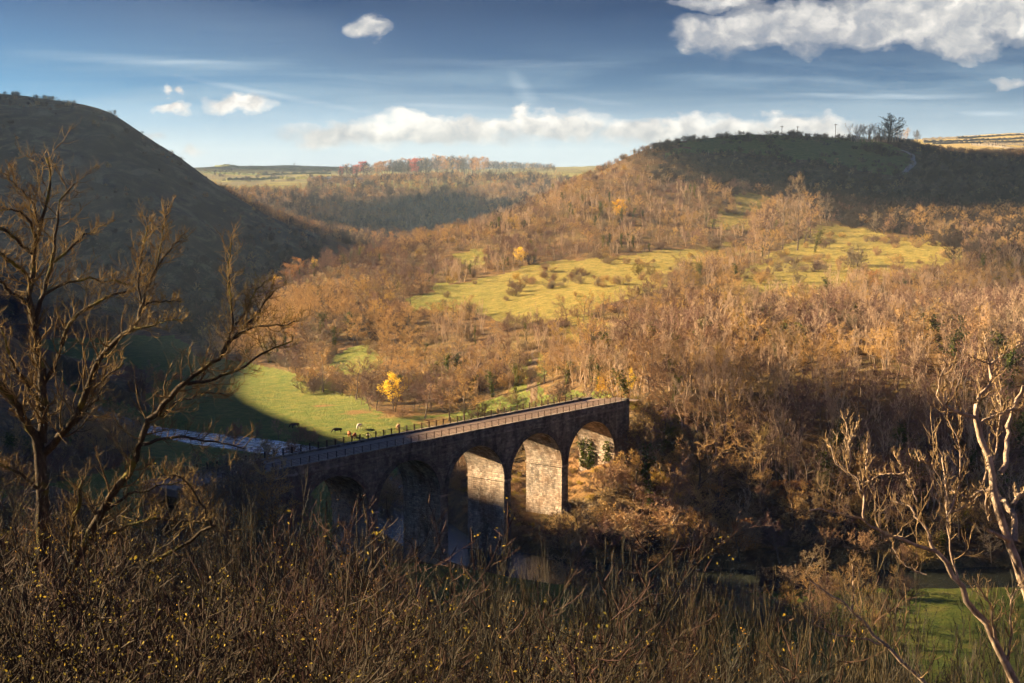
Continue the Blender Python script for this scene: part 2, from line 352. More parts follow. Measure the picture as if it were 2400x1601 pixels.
haycol = n.ramp(n2, [(0.3, (0.13, 0.13, 0.028)), (0.5, (0.25, 0.215, 0.045)), (0.7, (0.37, 0.28, 0.08))])
grass = n.mix(attr('hay'), green, haycol)
litter = n.ramp(n2, [(0.3, (0.06, 0.038, 0.02)), (0.5, (0.13, 0.08, 0.035)), (0.68, (0.23, 0.13, 0.045))])
litter = n.mix(n.ramp(n1, [(0.45, 0.0), (0.62, 0.7)]), litter, n.ramp(n2, [(0.3, (0.10, 0.09, 0.025)), (0.7, (0.24, 0.16, 0.055))]))
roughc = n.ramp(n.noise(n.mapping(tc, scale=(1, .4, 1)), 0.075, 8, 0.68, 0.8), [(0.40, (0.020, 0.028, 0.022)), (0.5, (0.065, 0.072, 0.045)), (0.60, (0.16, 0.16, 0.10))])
farc = n.ramp(n.noise(tc, 0.006, 3), [(0.40, (0.30, 0.24, 0.08)), (0.5, (0.36, 0.28, 0.11)), (0.58, (0.30, 0.26, 0.09))])
grass = n.mix(attr('plateau'), grass, n.ramp(n.noise(tc, 0.008, 2), [(0.42, (0.09, 0.095, 0.035)), (0.5, (0.20, 0.20, 0.05)), (0.56, (0.11, 0.10, 0.045))]))
grass = n.mix(attr('farfield'), grass, farc)
gm = n.ramp(n.math('ADD', attr('grass'), n.math('MULTIPLY', n.math('SUBTRACT', n2, 0.5), 0.9)), [(0.35, 0.0), (0.65, 1.0)])
c = n.mix(gm, litter, grass)
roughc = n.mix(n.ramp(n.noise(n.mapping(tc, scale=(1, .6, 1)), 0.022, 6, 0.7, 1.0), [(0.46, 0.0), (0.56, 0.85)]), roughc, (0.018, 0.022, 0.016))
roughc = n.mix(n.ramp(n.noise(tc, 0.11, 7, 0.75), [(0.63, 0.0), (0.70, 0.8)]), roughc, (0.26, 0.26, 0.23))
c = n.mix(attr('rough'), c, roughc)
c = n.mix(n.ramp(n.math('ADD', attr('fallen'), n.math('MULTIPLY', n.math('SUBTRACT', n2, 0.5), 1.4)), [(0.40, 0.0), (0.95, 0.85)]), c, n.ramp(n3, [(0.35, (0.14, 0.075, 0.03)), (0.65, (0.36, 0.20, 0.075))]))
c = n.mix(n.math('MULTIPLY', n.ramp(n3, [(0.50, 0.0), (0.66, 1.0)]), 0.62), c, (0.07, 0.055, 0.02))
n.l(c, p.inputs['Base Color'])
bp = n.n('ShaderNodeBump'); bp.inputs['Strength'].default_value = 1.0; bp.inputs['Distance'].default_value = 0.9
n.l(n.math('ADD', n.math('MULTIPLY', n3, 0.7), n.math('MULTIPLY', n.noise(tc, 0.8, 5, 0.7), 1.3)), bp.inputs['Height']); n.l(bp.outputs[0], p.inputs['Normal'])
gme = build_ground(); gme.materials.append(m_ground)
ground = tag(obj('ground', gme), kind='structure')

# river
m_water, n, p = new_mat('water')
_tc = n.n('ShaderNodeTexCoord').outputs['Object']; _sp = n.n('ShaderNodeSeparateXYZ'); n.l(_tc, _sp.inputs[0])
_m = n.math('MULTIPLY', n.math('GREATER_THAN', _sp.outputs[1], 352.0), n.ramp(n.noise(n.mapping(_tc, scale=(.5, 1.6, 1)), 0.9, 5, .7), [(0.44, 0.0), (0.56, 1.0)]))  # white streaks upstream: weir foam, painted also for the bright sky reflection
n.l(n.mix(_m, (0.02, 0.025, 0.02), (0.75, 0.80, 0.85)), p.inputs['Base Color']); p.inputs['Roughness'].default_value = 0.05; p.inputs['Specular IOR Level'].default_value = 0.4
tc = n.n('ShaderNodeTexCoord').outputs['Object']
bp = n.n('ShaderNodeBump'); bp.inputs['Strength'].default_value = 0.6; bp.inputs['Distance'].default_value = 0.2
n.l(n.noise(tc, 1.6, 4, 0.6), bp.inputs['Height']); n.l(bp.outputs[0], p.inputs['Normal'])
def ribbon(L, half, z):
    V = []; Q = []
    for i, pnt in enumerate(L):
        a = L[max(i-1, 0)]; b = L[min(i+1, len(L)-1)]; t = (b-a)/np.hypot(*(b-a)); nn = np.array([-t[1], t[0]])
        h = half[i] if hasattr(half, '__len__') else half
        V += [(*(pnt+nn*h), z[i] if hasattr(z, '__len__') else z), (*(pnt-nn*h), z[i] if hasattr(z, '__len__') else z)]
        if i: Q.append((2*i-2, 2*i-1, 2*i+1, 2*i))
    return V, Q
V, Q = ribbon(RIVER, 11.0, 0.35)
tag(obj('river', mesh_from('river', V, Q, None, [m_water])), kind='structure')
# ---------------------------------------------------------------- viaduct
VO = np.array([-27.5, 228.0]); VE = np.array([0.6243, 0.7812]); VN = np.array([-0.7812, 0.6243])
PITCH = 17.1; HS = 7.6; ZC = 21.0; ZS = 13.9; RISE = ZC-ZS; W = 8.4; ZTOP = 23.1
def vpos(a, b, z=0.0):
    q = VO+VE*a+VN*b; return (q[0], q[1], z)
def stone_mat(name, side, bright, mortar, scale=1.0, bumpd=0.12, warm=0.0):
    m, n, p = new_mat(name)
    tc = n.n('ShaderNodeTexCoord').outputs['Object']; sp = n.n('ShaderNodeSeparateXYZ'); n.l(tc, sp.inputs[0])
    cb = n.n('ShaderNodeCombineXYZ'); n.l(sp.outputs[1 if side else 0], cb.inputs[0]); n.l(sp.outputs[2], cb.inputs[1])
    br = n.n('ShaderNodeTexBrick'); br.offset = 0.5
    wob = n.n('ShaderNodeTexNoise'); wob.inputs['Scale'].default_value = 1.3; n.l(tc, wob.inputs['Vector'])
    vs = n.n('ShaderNodeVectorMath', operation='MULTIPLY_ADD'); n.l(wob.outputs['Color'], vs.inputs[0]); vs.inputs[1].default_value = (.22,.16,0); n.l(cb.outputs[0], vs.inputs[2])
    n.l(vs.outputs[0], br.inputs['Vector']); br.inputs['Scale'].default_value = scale
    br.inputs['Brick Width'].default_value = .62 if side else .9; br.inputs['Row Height'].default_value = .32 if side else .42; br.inputs['Mortar Size'].default_value = 0.045; br.inputs['Mortar Smooth'].default_value = 0.4
    br.inputs['Bias'].default_value = 0.0
    b = bright
    br.inputs['Color1'].default_value = (b*1.25, b*1.08, b*0.9, 1); br.inputs['Color2'].default_value = (b*0.48, b*0.44, b*0.40, 1); br.inputs['Mortar'].default_value = (mortar, mortar*0.9, mortar*0.8, 1)
    st = n.noise(n.mapping(tc, scale=(1, 1, 0.22)), 0.45, 6, 0.65, 0.3)
    st2 = n.noise(tc, 0.9, 6, 0.7)
    c = n.mix(1.0, br.outputs[0], n.ramp(st, [(0.34, 0.30), (0.5, 0.85), (0.62, 1.35)]), 'MULTIPLY')
    c = n.mix(n.ramp(st2, [(0.54, 0.0), (0.66, 0.7)]), c, (b*1.7, b*1.6, b*1.5))
    if warm: c = n.mix(n.ramp(n.noise(tc, 0.25, 4), [(0.4, 0.0), (0.7, warm)]), c, (0.34, 0.17, 0.07))
    c = n.mix(n.ramp(n.noise(n.mapping(tc, loc=(7, 3, 1)), 3.5, 4), [(0.55, 0.0), (0.75, 0.5)]), c, (0.05, 0.05, 0.03))
    n.l(c, p.inputs['Base Color']); p.inputs['Roughness'].default_value = 0.9
    bp = n.n('ShaderNodeBump'); bp.inputs['Strength'].default_value = 1.0; bp.inputs['Distance'].default_value = bumpd
    hh = n.math('ADD', n.math('MULTIPLY', br.outputs['Fac'], -1.0), n.math('MULTIPLY', n.noise(tc, 4.5, 5, 0.7), 1.6))
    n.l(hh, bp.inputs['Height']); n.l(bp.outputs[0], p.inputs['Normal'])
    return m
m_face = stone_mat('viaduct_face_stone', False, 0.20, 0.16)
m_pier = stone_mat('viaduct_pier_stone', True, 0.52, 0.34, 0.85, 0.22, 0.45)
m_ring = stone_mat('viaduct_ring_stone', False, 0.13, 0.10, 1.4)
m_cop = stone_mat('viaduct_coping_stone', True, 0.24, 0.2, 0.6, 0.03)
m_plain, n, p = new_mat('dark_iron'); p.inputs['Base Color'].default_value = (0.03, 0.022, 0.02, 1); p.inputs['Roughness'].default_value = 0.6
n.l(n.ramp(n.noise(n.n('ShaderNodeTexCoord').outputs['Object'], 6, 3), [(0.4, (0.025, 0.022, 0.02)), (0.7, (0.10, 0.045, 0.02))]), p.inputs['Base Color'])
m_iron = m_plain
m_track, n, p = new_mat('trail_gravel')
tc = n.n('ShaderNodeTexCoord').outputs['Object']
n.l(n.mix(n.noise(tc, 9, 5), n.ramp(n.noise(n.mapping(tc, scale=(.3, 1.4, 1)), 0.9, 5), [(0.3, (0.14, 0.10, 0.08)), (0.7, (0.30, 0.22, 0.18))]), (0.22, 0.17, 0.14)), p.inputs['Base Color'])
bp = n.n('ShaderNodeBump'); bp.inputs['Distance'].default_value = 0.05; n.l(n.noise(tc, 12, 4), bp.inputs['Height']); n.l(bp.outputs[0], p.inputs['Normal'])

vroot = empty('viaduct', vpos(0, 0, 0), math.atan2(VE[1], VE[0]))
tag(vroot, 'dark stone railway viaduct with five tall round arches crossing the river valley', 'viaduct')
A0 = -30.0; A1 = 79.5; NS = 28
def pier_w(z):   # half opening shrinks lower down: piers batter slightly
    return HS-0.16*max(0.0, (ZS-z)/14.0)
def face_part(name, b, flip, mat):
    mb = MB(); th = np.linspace(math.pi, 0, NS+1)
    def quad(p): mb.add([(x, b, z) for x, z in p], [(0,1,2,3)] if not flip else [(3,2,1,0)])
    for i in range(5):
        c = i*PITCH; xs = c+HS*np.cos(th); zs = ZS+RISE*np.sin(th)
        for k in range(NS): quad([(xs[k], zs[k]), (xs[k+1], zs[k+1]), (xs[k+1], ZTOP), (xs[k], ZTOP)])
    def col(x0t, x1t, x0b, x1b, top): 
        quad([(x0b, -2), (x1b, -2), (x1t, ZS), (x0t, ZS)]); quad([(x0t, ZS), (x1t, ZS), (x1t, ZTOP), (x0t, ZTOP)])
    for i in range(4):
        l = i*PITCH+HS; r = (i+1)*PITCH-HS
        col(l, r, l-0.18, r+0.18, 0)
    col(A0, -HS, A0, -HS+0.18, 0); col(4*PITCH+HS, A1, 4*PITCH+HS-0.18, A1, 0)
    return mb.build(name, mat, vroot)
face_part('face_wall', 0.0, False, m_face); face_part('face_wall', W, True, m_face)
for i in range(5):
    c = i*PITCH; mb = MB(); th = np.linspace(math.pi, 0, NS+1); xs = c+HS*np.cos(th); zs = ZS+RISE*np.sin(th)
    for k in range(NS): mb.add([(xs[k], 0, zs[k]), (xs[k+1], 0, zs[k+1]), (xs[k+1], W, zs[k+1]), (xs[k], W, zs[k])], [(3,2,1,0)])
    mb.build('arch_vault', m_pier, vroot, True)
    # voussoir ring, proud of the face
    for b, s in ((0.0, -1), (W, 1)):
        mb = MB(); r1 = 0.95
        for k in range(NS):
            q = []
            for kk in (k, k+1):
                cx, cz = math.cos(th[kk]), math.sin(th[kk])
                q.append(((c+HS*cx, ZS+RISE*cz), (c+(HS+r1)*cx, ZS+(RISE+r1)*cz)))
            yo = b+s*0.10
            mb.add([(q[0][0][0], yo, q[0][0][1]), (q[1][0][0], yo, q[1][0][1]), (q[1][1][0], yo, q[1][1][1]), (q[0][1][0], yo, q[0][1][1]),
                    (q[0][0][0], b, q[0][0][1]), (q[1][0][0], b, q[1][0][1]), (q[1][1][0], b, q[1][1][1]), (q[0][1][0], b, q[0][1][1])],
                   [(0,1,2,3),(0,4,5,1),(3,2,6,7)] if s < 0 else [(3,2,1,0),(1,5,4,0),(7,6,2,3)])
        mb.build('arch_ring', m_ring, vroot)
# pier sides (the faces inside each arch)
for i in range(6):
    mb = MB(); l = (i-1)*PITCH+HS; r = i*PITCH-HS
    if i > 0: mb.add([(l, 0, ZS), (l, W, ZS), (l-0.18, W, -2), (l-0.18, 0, -2)], [(0,1,2,3)])
    if i < 5: mb.add([(r, 0, ZS), (r, W, ZS), (r+0.18, W, -2), (r+0.18, 0, -2)], [(3,2,1,0)])
    mb.build('pier', m_pier, vroot)
    mb = MB()   # impost band
    if 0 < i < 5: mb.box(l-0.16, r+0.16, -0.16, W+0.16, ZS-0.30, ZS+0.02)
    elif i == 0: mb.box(r-1.6, r+0.16, -0.16, W+0.16, ZS-0.30, ZS+0.02)
    else: mb.box(l-0.16, l+1.6, -0.16, W+0.16, ZS-0.30, ZS+0.02)
    mb.build('impost', m_pier, vroot)
mb = MB(); mb.box(A0, A1, -0.14, 0.0, ZTOP-0.75, ZTOP-0.45); mb.build('string_course', m_cop, vroot)
for b0, b1 in ((-0.02, 0.5), (W-0.5, W+0.02)):
    mb = MB(); mb.box(A0, A1, b0, b1, ZTOP-0.001, ZTOP+0.62); mb.build('parapet', m_face, vroot)
    mb = MB()
    x = A0
    while x < A1: mb.box(x+0.01, min(x+1.19, A1), b0-0.08, b1+0.08, ZTOP+0.62, ZTOP+0.76); x += 1.2
    mb.build('coping', m_cop, vroot)
mb = MB(); mb.box(A0, A1+0.3, 0.5, W-0.5, ZTOP-0.6, ZTOP+0.45); mb.build('deck', m_track, vroot)
mb = MB(); mb.box(A1, A1+1.1, -0.35, 0.75, 8, ZTOP+1.05); mb.build('end_pillar', m_face, vroot)
mb = MB(); mb.box(A1-5.0, A1-4.0, W-0.8, W+0.2, ZTOP, ZTOP+1.05); mb.build('end_pillar', m_face, vroot)
# trail over the embankments beyond the ends of the viaduct
L = np.array([VO+VE*a+VN*(W/2)+np.array([0.0, 0.0]) for a in (79, 81, 83, 85, 87)])
V, Q = ribbon(L, 3.0, [23.5, 23.4, 23.2, 23.0, 23.0]); tag(obj('trail_path', mesh_from('trail_path', V, Q, None, [m_track])), kind='structure')
def railing(bpos, a0, a1, step, h, pw, rails, label):
    r = empty('railing', vpos(a0, bpos, ZTOP+0.76), math.atan2(VE[1], VE[0])); tag(r, label, 'railing')
    Lr = a1-a0; npost = int(Lr/step)+1
    pm = MB(); pm.box(-pw/2, pw/2, -pw/2, pw/2, 0, h); pm.box(-pw/2-.015, pw/2+.015, -pw/2-.015, pw/2+.015, h, h+0.04)
    first = pm.build('post', m_iron, r)
    for k in range(1, npost):
        o = first.copy(); COL.objects.link(o); o.parent = r; o.location = (k*step, 0, 0)
    for z, t in rails:
        mb = MB(); mb.box(0, (npost-1)*step, -t, t, z-t, z+t); mb.build('rail', m_iron, r)
railing(W-0.22, -24.0, 75.0, 1.9, 1.02, 0.17, [(0.88, .03), (0.66, .026), (0.44, .026), (0.22, .026)], 'iron post and rail fence with thick posts along the far parapet of the viaduct')
railing(0.22, -24.0, 79.0, 1.9, 0.98, 0.09, [(0.94, .032), (0.71, .024), (0.48, .024), (0.26, .024)], 'thin iron railing along the near parapet of the viaduct')

IVYSPOTS = [(76.05, 5.6, 18.5, 9.5, 1.3, 240), (76.05, 1.6, 17.0, 12.0, .9, 120), (76.05, 7.6, 19.5, 10.5, .9, 160)]
# ---------------------------------------------------------------- tree maker
UP = np.array([0, 0, 1.0])
def unit(v): return v/np.maximum(np.linalg.norm(v, axis=-1, keepdims=True), 1e-9)
def paths(rng, P0, D, Ln, R0, K, trop, jit, taper=0.35, droop=0.0):
    N_ = len(P0); P = np.empty((N_, K, 3)); Rr = np.empty((N_, K)); p_ = P0.copy(); d = unit(D); P[:,0] = p_
    for k in range(1, K):
        d = unit(d+trop*UP+jit*rng.standard_normal((N_, 3))); p_ = p_+d*(Ln/(K-1))[:,None]; P[:,k] = p_
    t = np.linspace(0, 1, K); Rr[:] = R0[:,None]*(1-(1-taper)*t)[None,:]
    return P, Rr
def spawn(rng, P, Rr, m, t0, t1, ang, angv, ratio, rr, trop, jit, K, fall=0.5, taper=0.3, minr=0.004, keep=1.0, flat=0.0):
    N_, Kp, _ = P.shape
    t = t0+(t1-t0)*(np.arange(m)[None,:]+rng.random((N_, m)))/m
    f = t*(Kp-1); i = np.minimum(f.astype(int), Kp-2); a = (f-i)[...,None]; n_ = np.arange(N_)[:,None]
    pos = P[n_, i]*(1-a)+P[n_, i+1]*a; tan = unit(P[n_, i+1]-P[n_, i]); rad = Rr[n_, i]*(1-a[...,0])+Rr[n_, i+1]*a[...,0]
    Lp = np.linalg.norm(np.diff(P, axis=1), axis=2).sum(1)
    ln = Lp[:,None]*ratio*(1-fall*t)*rng.uniform(.65, 1.3, (N_, m))
    az = np.arange(m)[None,:]*2.4+rng.uniform(0, 6.28, (N_, 1))+rng.uniform(-.5, .5, (N_, m))
    ref = np.where(np.abs(tan[...,2:3]) > 0.9, np.array([1.0, 0, 0]), UP); u = unit(np.cross(tan, ref)); v = np.cross(tan, u)
    an = R(ang)+R(angv)*rng.standard_normal((N_, m))
    d = tan*np.cos(an)[...,None]+(u*np.cos(az)[...,None]+v*np.sin(az)[...,None])*np.sin(an)[...,None]
    if flat: d[...,2] *= (1-flat)
    r0 = np.maximum(rad*rr, minr)
    sel = np.ones(N_*m, bool) if keep >= 1 else rng.random(N_*m) < keep
    return paths(rng, pos.reshape(-1, 3)[sel], d.reshape(-1, 3)[sel], ln.ravel()[sel], r0.ravel()[sel], K, trop, jit, taper)
def tubes(P, Rr, s):
    N_, K, _ = P.shape
    T_ = unit(np.gradient(P, axis=1)); ref = np.where(np.abs(T_[...,2:3]) > 0.92, np.array([1.0, 0.3, 0]), UP)
    u = unit(np.cross(T_, ref)); v = np.cross(T_, u)
    if s == 2: # ribbons, turned at random
        rot = (np.arange(N_)*2.399) % 3.1416; d = u*np.cos(rot)[:,None,None]+v*np.sin(rot)[:,None,None]
        V = np.stack([P-d*Rr[...,None], P+d*Rr[...,None]], 2)
        b = (np.arange(N_)*K*2)[:,None]+np.arange(K-1)[None,:]*2
        Q = np.stack([b, b+1, b+3, b+2], -1).reshape(-1, 4); return V.reshape(-1, 3), Q
    th = np.arange(s)*2*math.pi/s
    V = P[:,:,None,:]+Rr[:,:,None,None]*(u[:,:,None,:]*np.cos(th)[None,None,:,None]+v[:,:,None,:]*np.sin(th)[None,None,:,None])
    b = (np.arange(N_)*K*s)[:,None,None]+np.arange(K-1)[None,:,None]*s; j = np.arange(s)[None,None,:]; j2 = (j+1) % s
    Q = np.stack([b+j, b+j2, b+s+j2, b+s+j], -1).reshape(-1, 4)
    return V.reshape(-1, 3), Q
def leaves(rng, C, size, spread, per):
    n_ = len(C)*per; c = np.repeat(C, per, 0)+rng.standard_normal((n_, 3))*spread
    a = unit(rng.standard_normal((n_, 3))); b = unit(np.cross(a, rng.standard_normal((n_, 3))))
    s = size*rng.uniform(.6, 1.4, (n_, 1)); 
    V = np.stack([c-a*s, c+b*s*.55, c+a*s, c-b*s*.55], 1).reshape(-1, 3)
    return V, np.arange(n_*4).reshape(-1, 4)
def join(parts):
    Vs, Qs, o = [], [], 0
    for V, Q in parts: Vs.append(V); Qs.append(Q+o); o += len(V)
    return np.concatenate(Vs), np.concatenate(Qs)

def twig_mat(name, stops, rough=0.8):
    m, n, p = new_mat(name); oi = n.n('ShaderNodeObjectInfo'); tc = n.n('ShaderNodeTexCoord').outputs['Object']
    c = n.ramp(oi.outputs['Random'], stops)
    c = n.mix(n.math('MULTIPLY', n.noise(tc, 1.1, 3), 0.5), c, tuple(x*0.6 for x in stops[0][1]))
    n.l(c, p.inputs['Base Color']); p.inputs['Roughness'].default_value = rough; return m
m_bark = twig_mat('bark', [(0.0, (0.10, 0.08, 0.06)), (0.5, (0.17, 0.13, 0.10)), (1.0, (0.24, 0.20, 0.16))])
m_twig = twig_mat('twigs', [(0.0, (0.13, 0.09, 0.075)), (0.2, (0.33, 0.21, 0.13)), (0.4, (0.50, 0.33, 0.17)), (0.52, (0.22, 0.19, 0.13)), (0.66, (0.38, 0.31, 0.20)), (0.78, (0.62, 0.42, 0.14)), (0.9, (0.30, 0.24, 0.11)), (1.0, (0.66, 0.46, 0.10))])
m_twigg = twig_mat('golden_twigs', [(0.0, (0.36, 0.24, 0.11)), (0.5, (0.54, 0.36, 0.14)), (1.0, (0.66, 0.46, 0.18))])
m_twigr = twig_mat('purple_brown_twigs', [(0.0, (0.12, 0.075, 0.065)), (0.5, (0.24, 0.15, 0.12)), (1.0, (0.34, 0.22, 0.17))])
m_twigd = twig_mat('dark_twigs', [(0.0, (0.045, 0.035, 0.035)), (0.5, (0.07, 0.055, 0.045)), (1.0, (0.11, 0.085, 0.06))])
m_twigp = twig_mat('pale_twigs', [(0.0, (0.40, 0.30, 0.21)), (0.5, (0.52, 0.39, 0.27)), (1.0, (0.60, 0.48, 0.36))])
def leaf_mat(name, stops, trans=0.3):
    m, n, p = new_mat(name); oi = n.n('ShaderNodeObjectInfo'); tc = n.n('ShaderNodeTexCoord').outputs['Object']
    f = n.math('ADD', n.math('MULTIPLY', oi.outputs['Random'], 0.4), n.math('MULTIPLY', n.noise(tc, 1.3, 3), 0.6))
    col = n.ramp(f, stops); n.l(col, p.inputs['Base Color'])
    tr = n.n('ShaderNodeBsdfTranslucent'); n.l(col, tr.inputs[0]); mx = n.n('ShaderNodeMixShader'); mx.inputs[0].default_value = trans
    out = [q for q in n.t.nodes if q.type == 'OUTPUT_MATERIAL'][0]
    n.l(p.outputs[0], mx.inputs[1]); n.l(tr.outputs[0], mx.inputs[2]); n.l(mx.outputs[0], out.inputs[0]); return m
m_gold = leaf_mat('golden_leaves', [(0.2, (0.55, 0.32, 0.03)), (0.45, (0.80, 0.52, 0.04)), (0.6, (0.88, 0.66, 0.07)), (0.8, (0.72, 0.62, 0.12))])
m_rust = leaf_mat('rust_leaves', [(0.25, (0.26, 0.13, 0.05)), (0.5, (0.42, 0.22, 0.07)), (0.75, (0.52, 0.31, 0.09))])
m_red = leaf_mat('red_leaves', [(0.25, (0.35, 0.05, 0.03)), (0.75, (0.48, 0.12, 0.04))])
m_ivy = leaf_mat('ivy_leaves', [(0.25, (0.04, 0.065, 0.015)), (0.5, (0.085, 0.11, 0.02)), (0.75, (0.17, 0.17, 0.035))], 0.15)
m_olive = leaf_mat('olive_leaves', [(0.25, (0.16, 0.15, 0.03)), (0.5, (0.30, 0.24, 0.04)), (0.75, (0.50, 0.36, 0.05))])

class Kind:
    "one built kind of plant: trunk mesh + crown mesh, about 10 units of height = 10 m"
    def __init__(s, trunk, crown, h): s.trunk = trunk; s.crown = crown; s.h = h
def make_kind(name, seed, h=10., stems=1, lean=0.08, first=(9, .28, .95, 48, 12, .42, .5), second=(7, .25, 1., 40, 14, .45), third=(8, .2, 1., 38, 15, .45), fourth=None,
              trop=(.05, .10, .10, .08), jit=(.10, .14, .16, .2), r0=.16, tw=.022, twig=m_twig, bark=m_bark, leaf=None, leafn=(0, .1, .3), ivy=0, sides=(6, 4, 3), spread=.0, base_spread=.15, flat=0.0, ivymat=None):
    rng = np.random.default_rng(seed)
    P0 = np.zeros((stems, 3)); P0[:,:2] = rng.standard_normal((stems, 2))*base_spread*(stems > 1); P0[:,2] = -0.35
    D = np.tile(UP, (stems, 1))+rng.standard_normal((stems, 3))*lean*np.array([1, 1, 0])
    if stems > 1: D[:,:2] += P0[:,:2]*spread
    P, Rr = paths(rng, P0, D, np.full(stems, h)*rng.uniform(.75, 1.0, stems) if stems > 1 else np.full(1, h*.97), np.full(stems, r0), 10, trop[0], jit[0], .18)
    tv = [tubes(P, Rr, sides[0])]
    m_, a, b, an, av, ra, fl = first
    P1, R1 = spawn(rng, P, Rr, m_, a, b, an, av, ra, .55, trop[1], jit[1], 7, fl, .3, flat=flat)
    tv.append(tubes(P1, R1, sides[1]))
    m_, a, b, an, av, ra = second
    P2, R2 = spawn(rng, P1, R1, m_, a, b, an, av, ra, .6, trop[2], jit[2], 5, .4, .35, tw)
    cv = [tubes(P2, R2, sides[2])]
    last = P2
    m_, a, b, an, av, ra = third
    P3, R3 = spawn(rng, P2, R2, m_, a, b, an, av, ra, .7, trop[3], jit[3], 4, .35, .45, tw*.8)
    cv.append(tubes(P3, R3, 2)); last = P3
    if fourth:
        m_, a, b, an, av, ra = fourth
        P4, R4 = spawn(rng, P3, R3, m_, a, b, an, av, ra, .8, trop[3], jit[3], 3, .3, .5, tw*.7)
        cv.append(tubes(P4, R4, 2)); last = P4
    V, Q = join(cv); qm = np.zeros(len(Q), np.int32); mats = [twig]
    if leaf is not None and leafn[0] > 0:
        sel = last[rng.random(len(last)) < leafn[0]]
        C = sel[:, 1:].reshape(-1, 3); LV, LQ = leaves(rng, C, leafn[1], leafn[2], 1)
        V, Q = join([(V, Q), (LV, LQ)]); qm = np.concatenate([qm, np.ones(len(LQ), np.int32)]); mats = [twig, leaf]
    if ivy > 0:   # ivy sleeve on the stems and lower limbs
        C = [];
        for PP, RR, cnt in ((P, Rr, 260), (P1, R1, 22)):
            for q in range(len(PP)):
                t = rng.random(cnt)*ivy*(len(PP[q])-1); i = np.minimum(t.astype(int), len(PP[q])-2); a_ = (t-i)[:,None]
                C.append(PP[q][i]*(1-a_)+PP[q][i+1]*a_)
        C = np.concatenate(C); C = C[C[:,2] < h*ivy]
        LV, LQ = leaves(rng, C, .17, .22, 2); tag_m = len(mats); mats = mats+[ivymat or m_ivy]
        V, Q = join([(V, Q), (LV, LQ)]); qm = np.concatenate([qm, np.full(len(LQ), tag_m, np.int32)])
    tV, tQ = join(tv)
    h = float(max(tV[:,2].max(), np.percentile(V[:,2], 99.7)))
    return Kind(mesh_from(name+'_trunk', tV, tQ, None, [bark], True), mesh_from(name+'_crown', V, Q, None, mats, False, Qm=qm), h)
KINDS = {}
for s_ in range(4): KINDS['bare%d' % s_] = make_kind('bare', 10+s_, first=(12, .20, .97, 50+3*s_, 12, .43, .38), second=(7, .2, 1., 38, 14, .48), third=(7, .15, 1., 36, 15, .5), fourth=(3, .3, 1., 34, 14, .5), tw=.036, twig=(m_twig, m_twig, m_twigg, m_twigr)[s_])
for s_ in range(3): KINDS['pole%d' % s_] = make_kind('pole', 30+s_, h=11, stems=3, lean=.05, first=(9, .35, .97, 26, 8, .26, .5), second=(5, .25, 1., 26, 10, .5), third=(5, .2, 1., 25, 10, .5), r0=.09, tw=.024, twig=m_twigp, bark=m_twigp, base_spread=.5, spread=.08, trop=(.05,.2,.2,.15))
for s_ in range(3): KINDS['bush%d' % s_] = make_kind('bush', 50+s_, h=4.2, stems=8, lean=.45, first=(7, .1, 1., 50, 15, .5, .35), second=(6, .1, 1., 42, 15, .5), third=(8, .1, 1., 40, 18, .5), r0=.05, tw=.034, base_spread=.5, spread=.5)
for s_ in range(2): KINDS['dark%d' % s_] = make_kind('dark', 60+s_, h=3.8, stems=8, lean=.5, first=(7, .1, 1., 50, 15, .5, .35), second=(6, .1, 1., 45, 15, .5), third=(9, .1, 1., 45, 18, .5), r0=.06, tw=.03, twig=m_twigd, bark=m_twigd, base_spread=.5, spread=.5)
for s_ in range(2): KINDS['gold%d' % s_] = make_kind('gold', 70+s_, first=(12, .18, .97, 52, 12, .42, .4), second=(7, .2, 1., 40, 14, .45), third=(6, .15, 1., 36, 15, .5), leaf=m_gold, leafn=((1., .6)[s_], .19, .30))
KINDS['rust0'] = make_kind('rust', 80, first=(12, .2, .97, 50, 12, .42, .4), second=(7, .2, 1., 40, 14, .45), third=(6, .15, 1., 36, 15, .5), leaf=m_rust, leafn=(.6, .16, .25))
KINDS['red0'] = make_kind('red', 81, first=(12, .2, .97, 50, 12, .42, .4), second=(7, .2, 1., 40, 14, .45), third=(6, .15, 1., 36, 15, .5), leaf=m_red, leafn=(.9, .22, .3))
for s_ in range(2): KINDS['ivy%d' % s_] = make_kind('ivy', 90+s_, first=(11, .25, .97, 45, 12, .38, .45), second=(7, .2, 1., 38, 14, .48), third=(6, .15, 1., 36, 15, .5), ivy=.75)
KINDS['olive0'] = make_kind('olive', 95, h=5, stems=6, lean=.35, first=(7, .1, 1., 45, 15, .45, .35), second=(6, .1, 1., 42, 15, .5), third=(6, .1, 1., 40, 18, .5), r0=.05, leaf=m_olive, leafn=(.5, .12, .2), base_spread=.4, spread=.4)
KINDS['crown0'] = make_kind('parkland', 97, h=15, lean=.01, jit=(.03, .10, .14, .16), first=(20, .20, .97, 58, 8, .46, .35), second=(8, .2, 1., 42, 14, .45), third=(10, .15, 1., 38, 15, .45), fourth=(4, .3, 1., 35, 12, .5), r0=.45, tw=.05, twig=m_twigd, bark=m_twigd)
PROTO = bpy.data.collections.new('plant_kinds'); PROTO_IDX = {}
proto_names = sorted(KINDS)
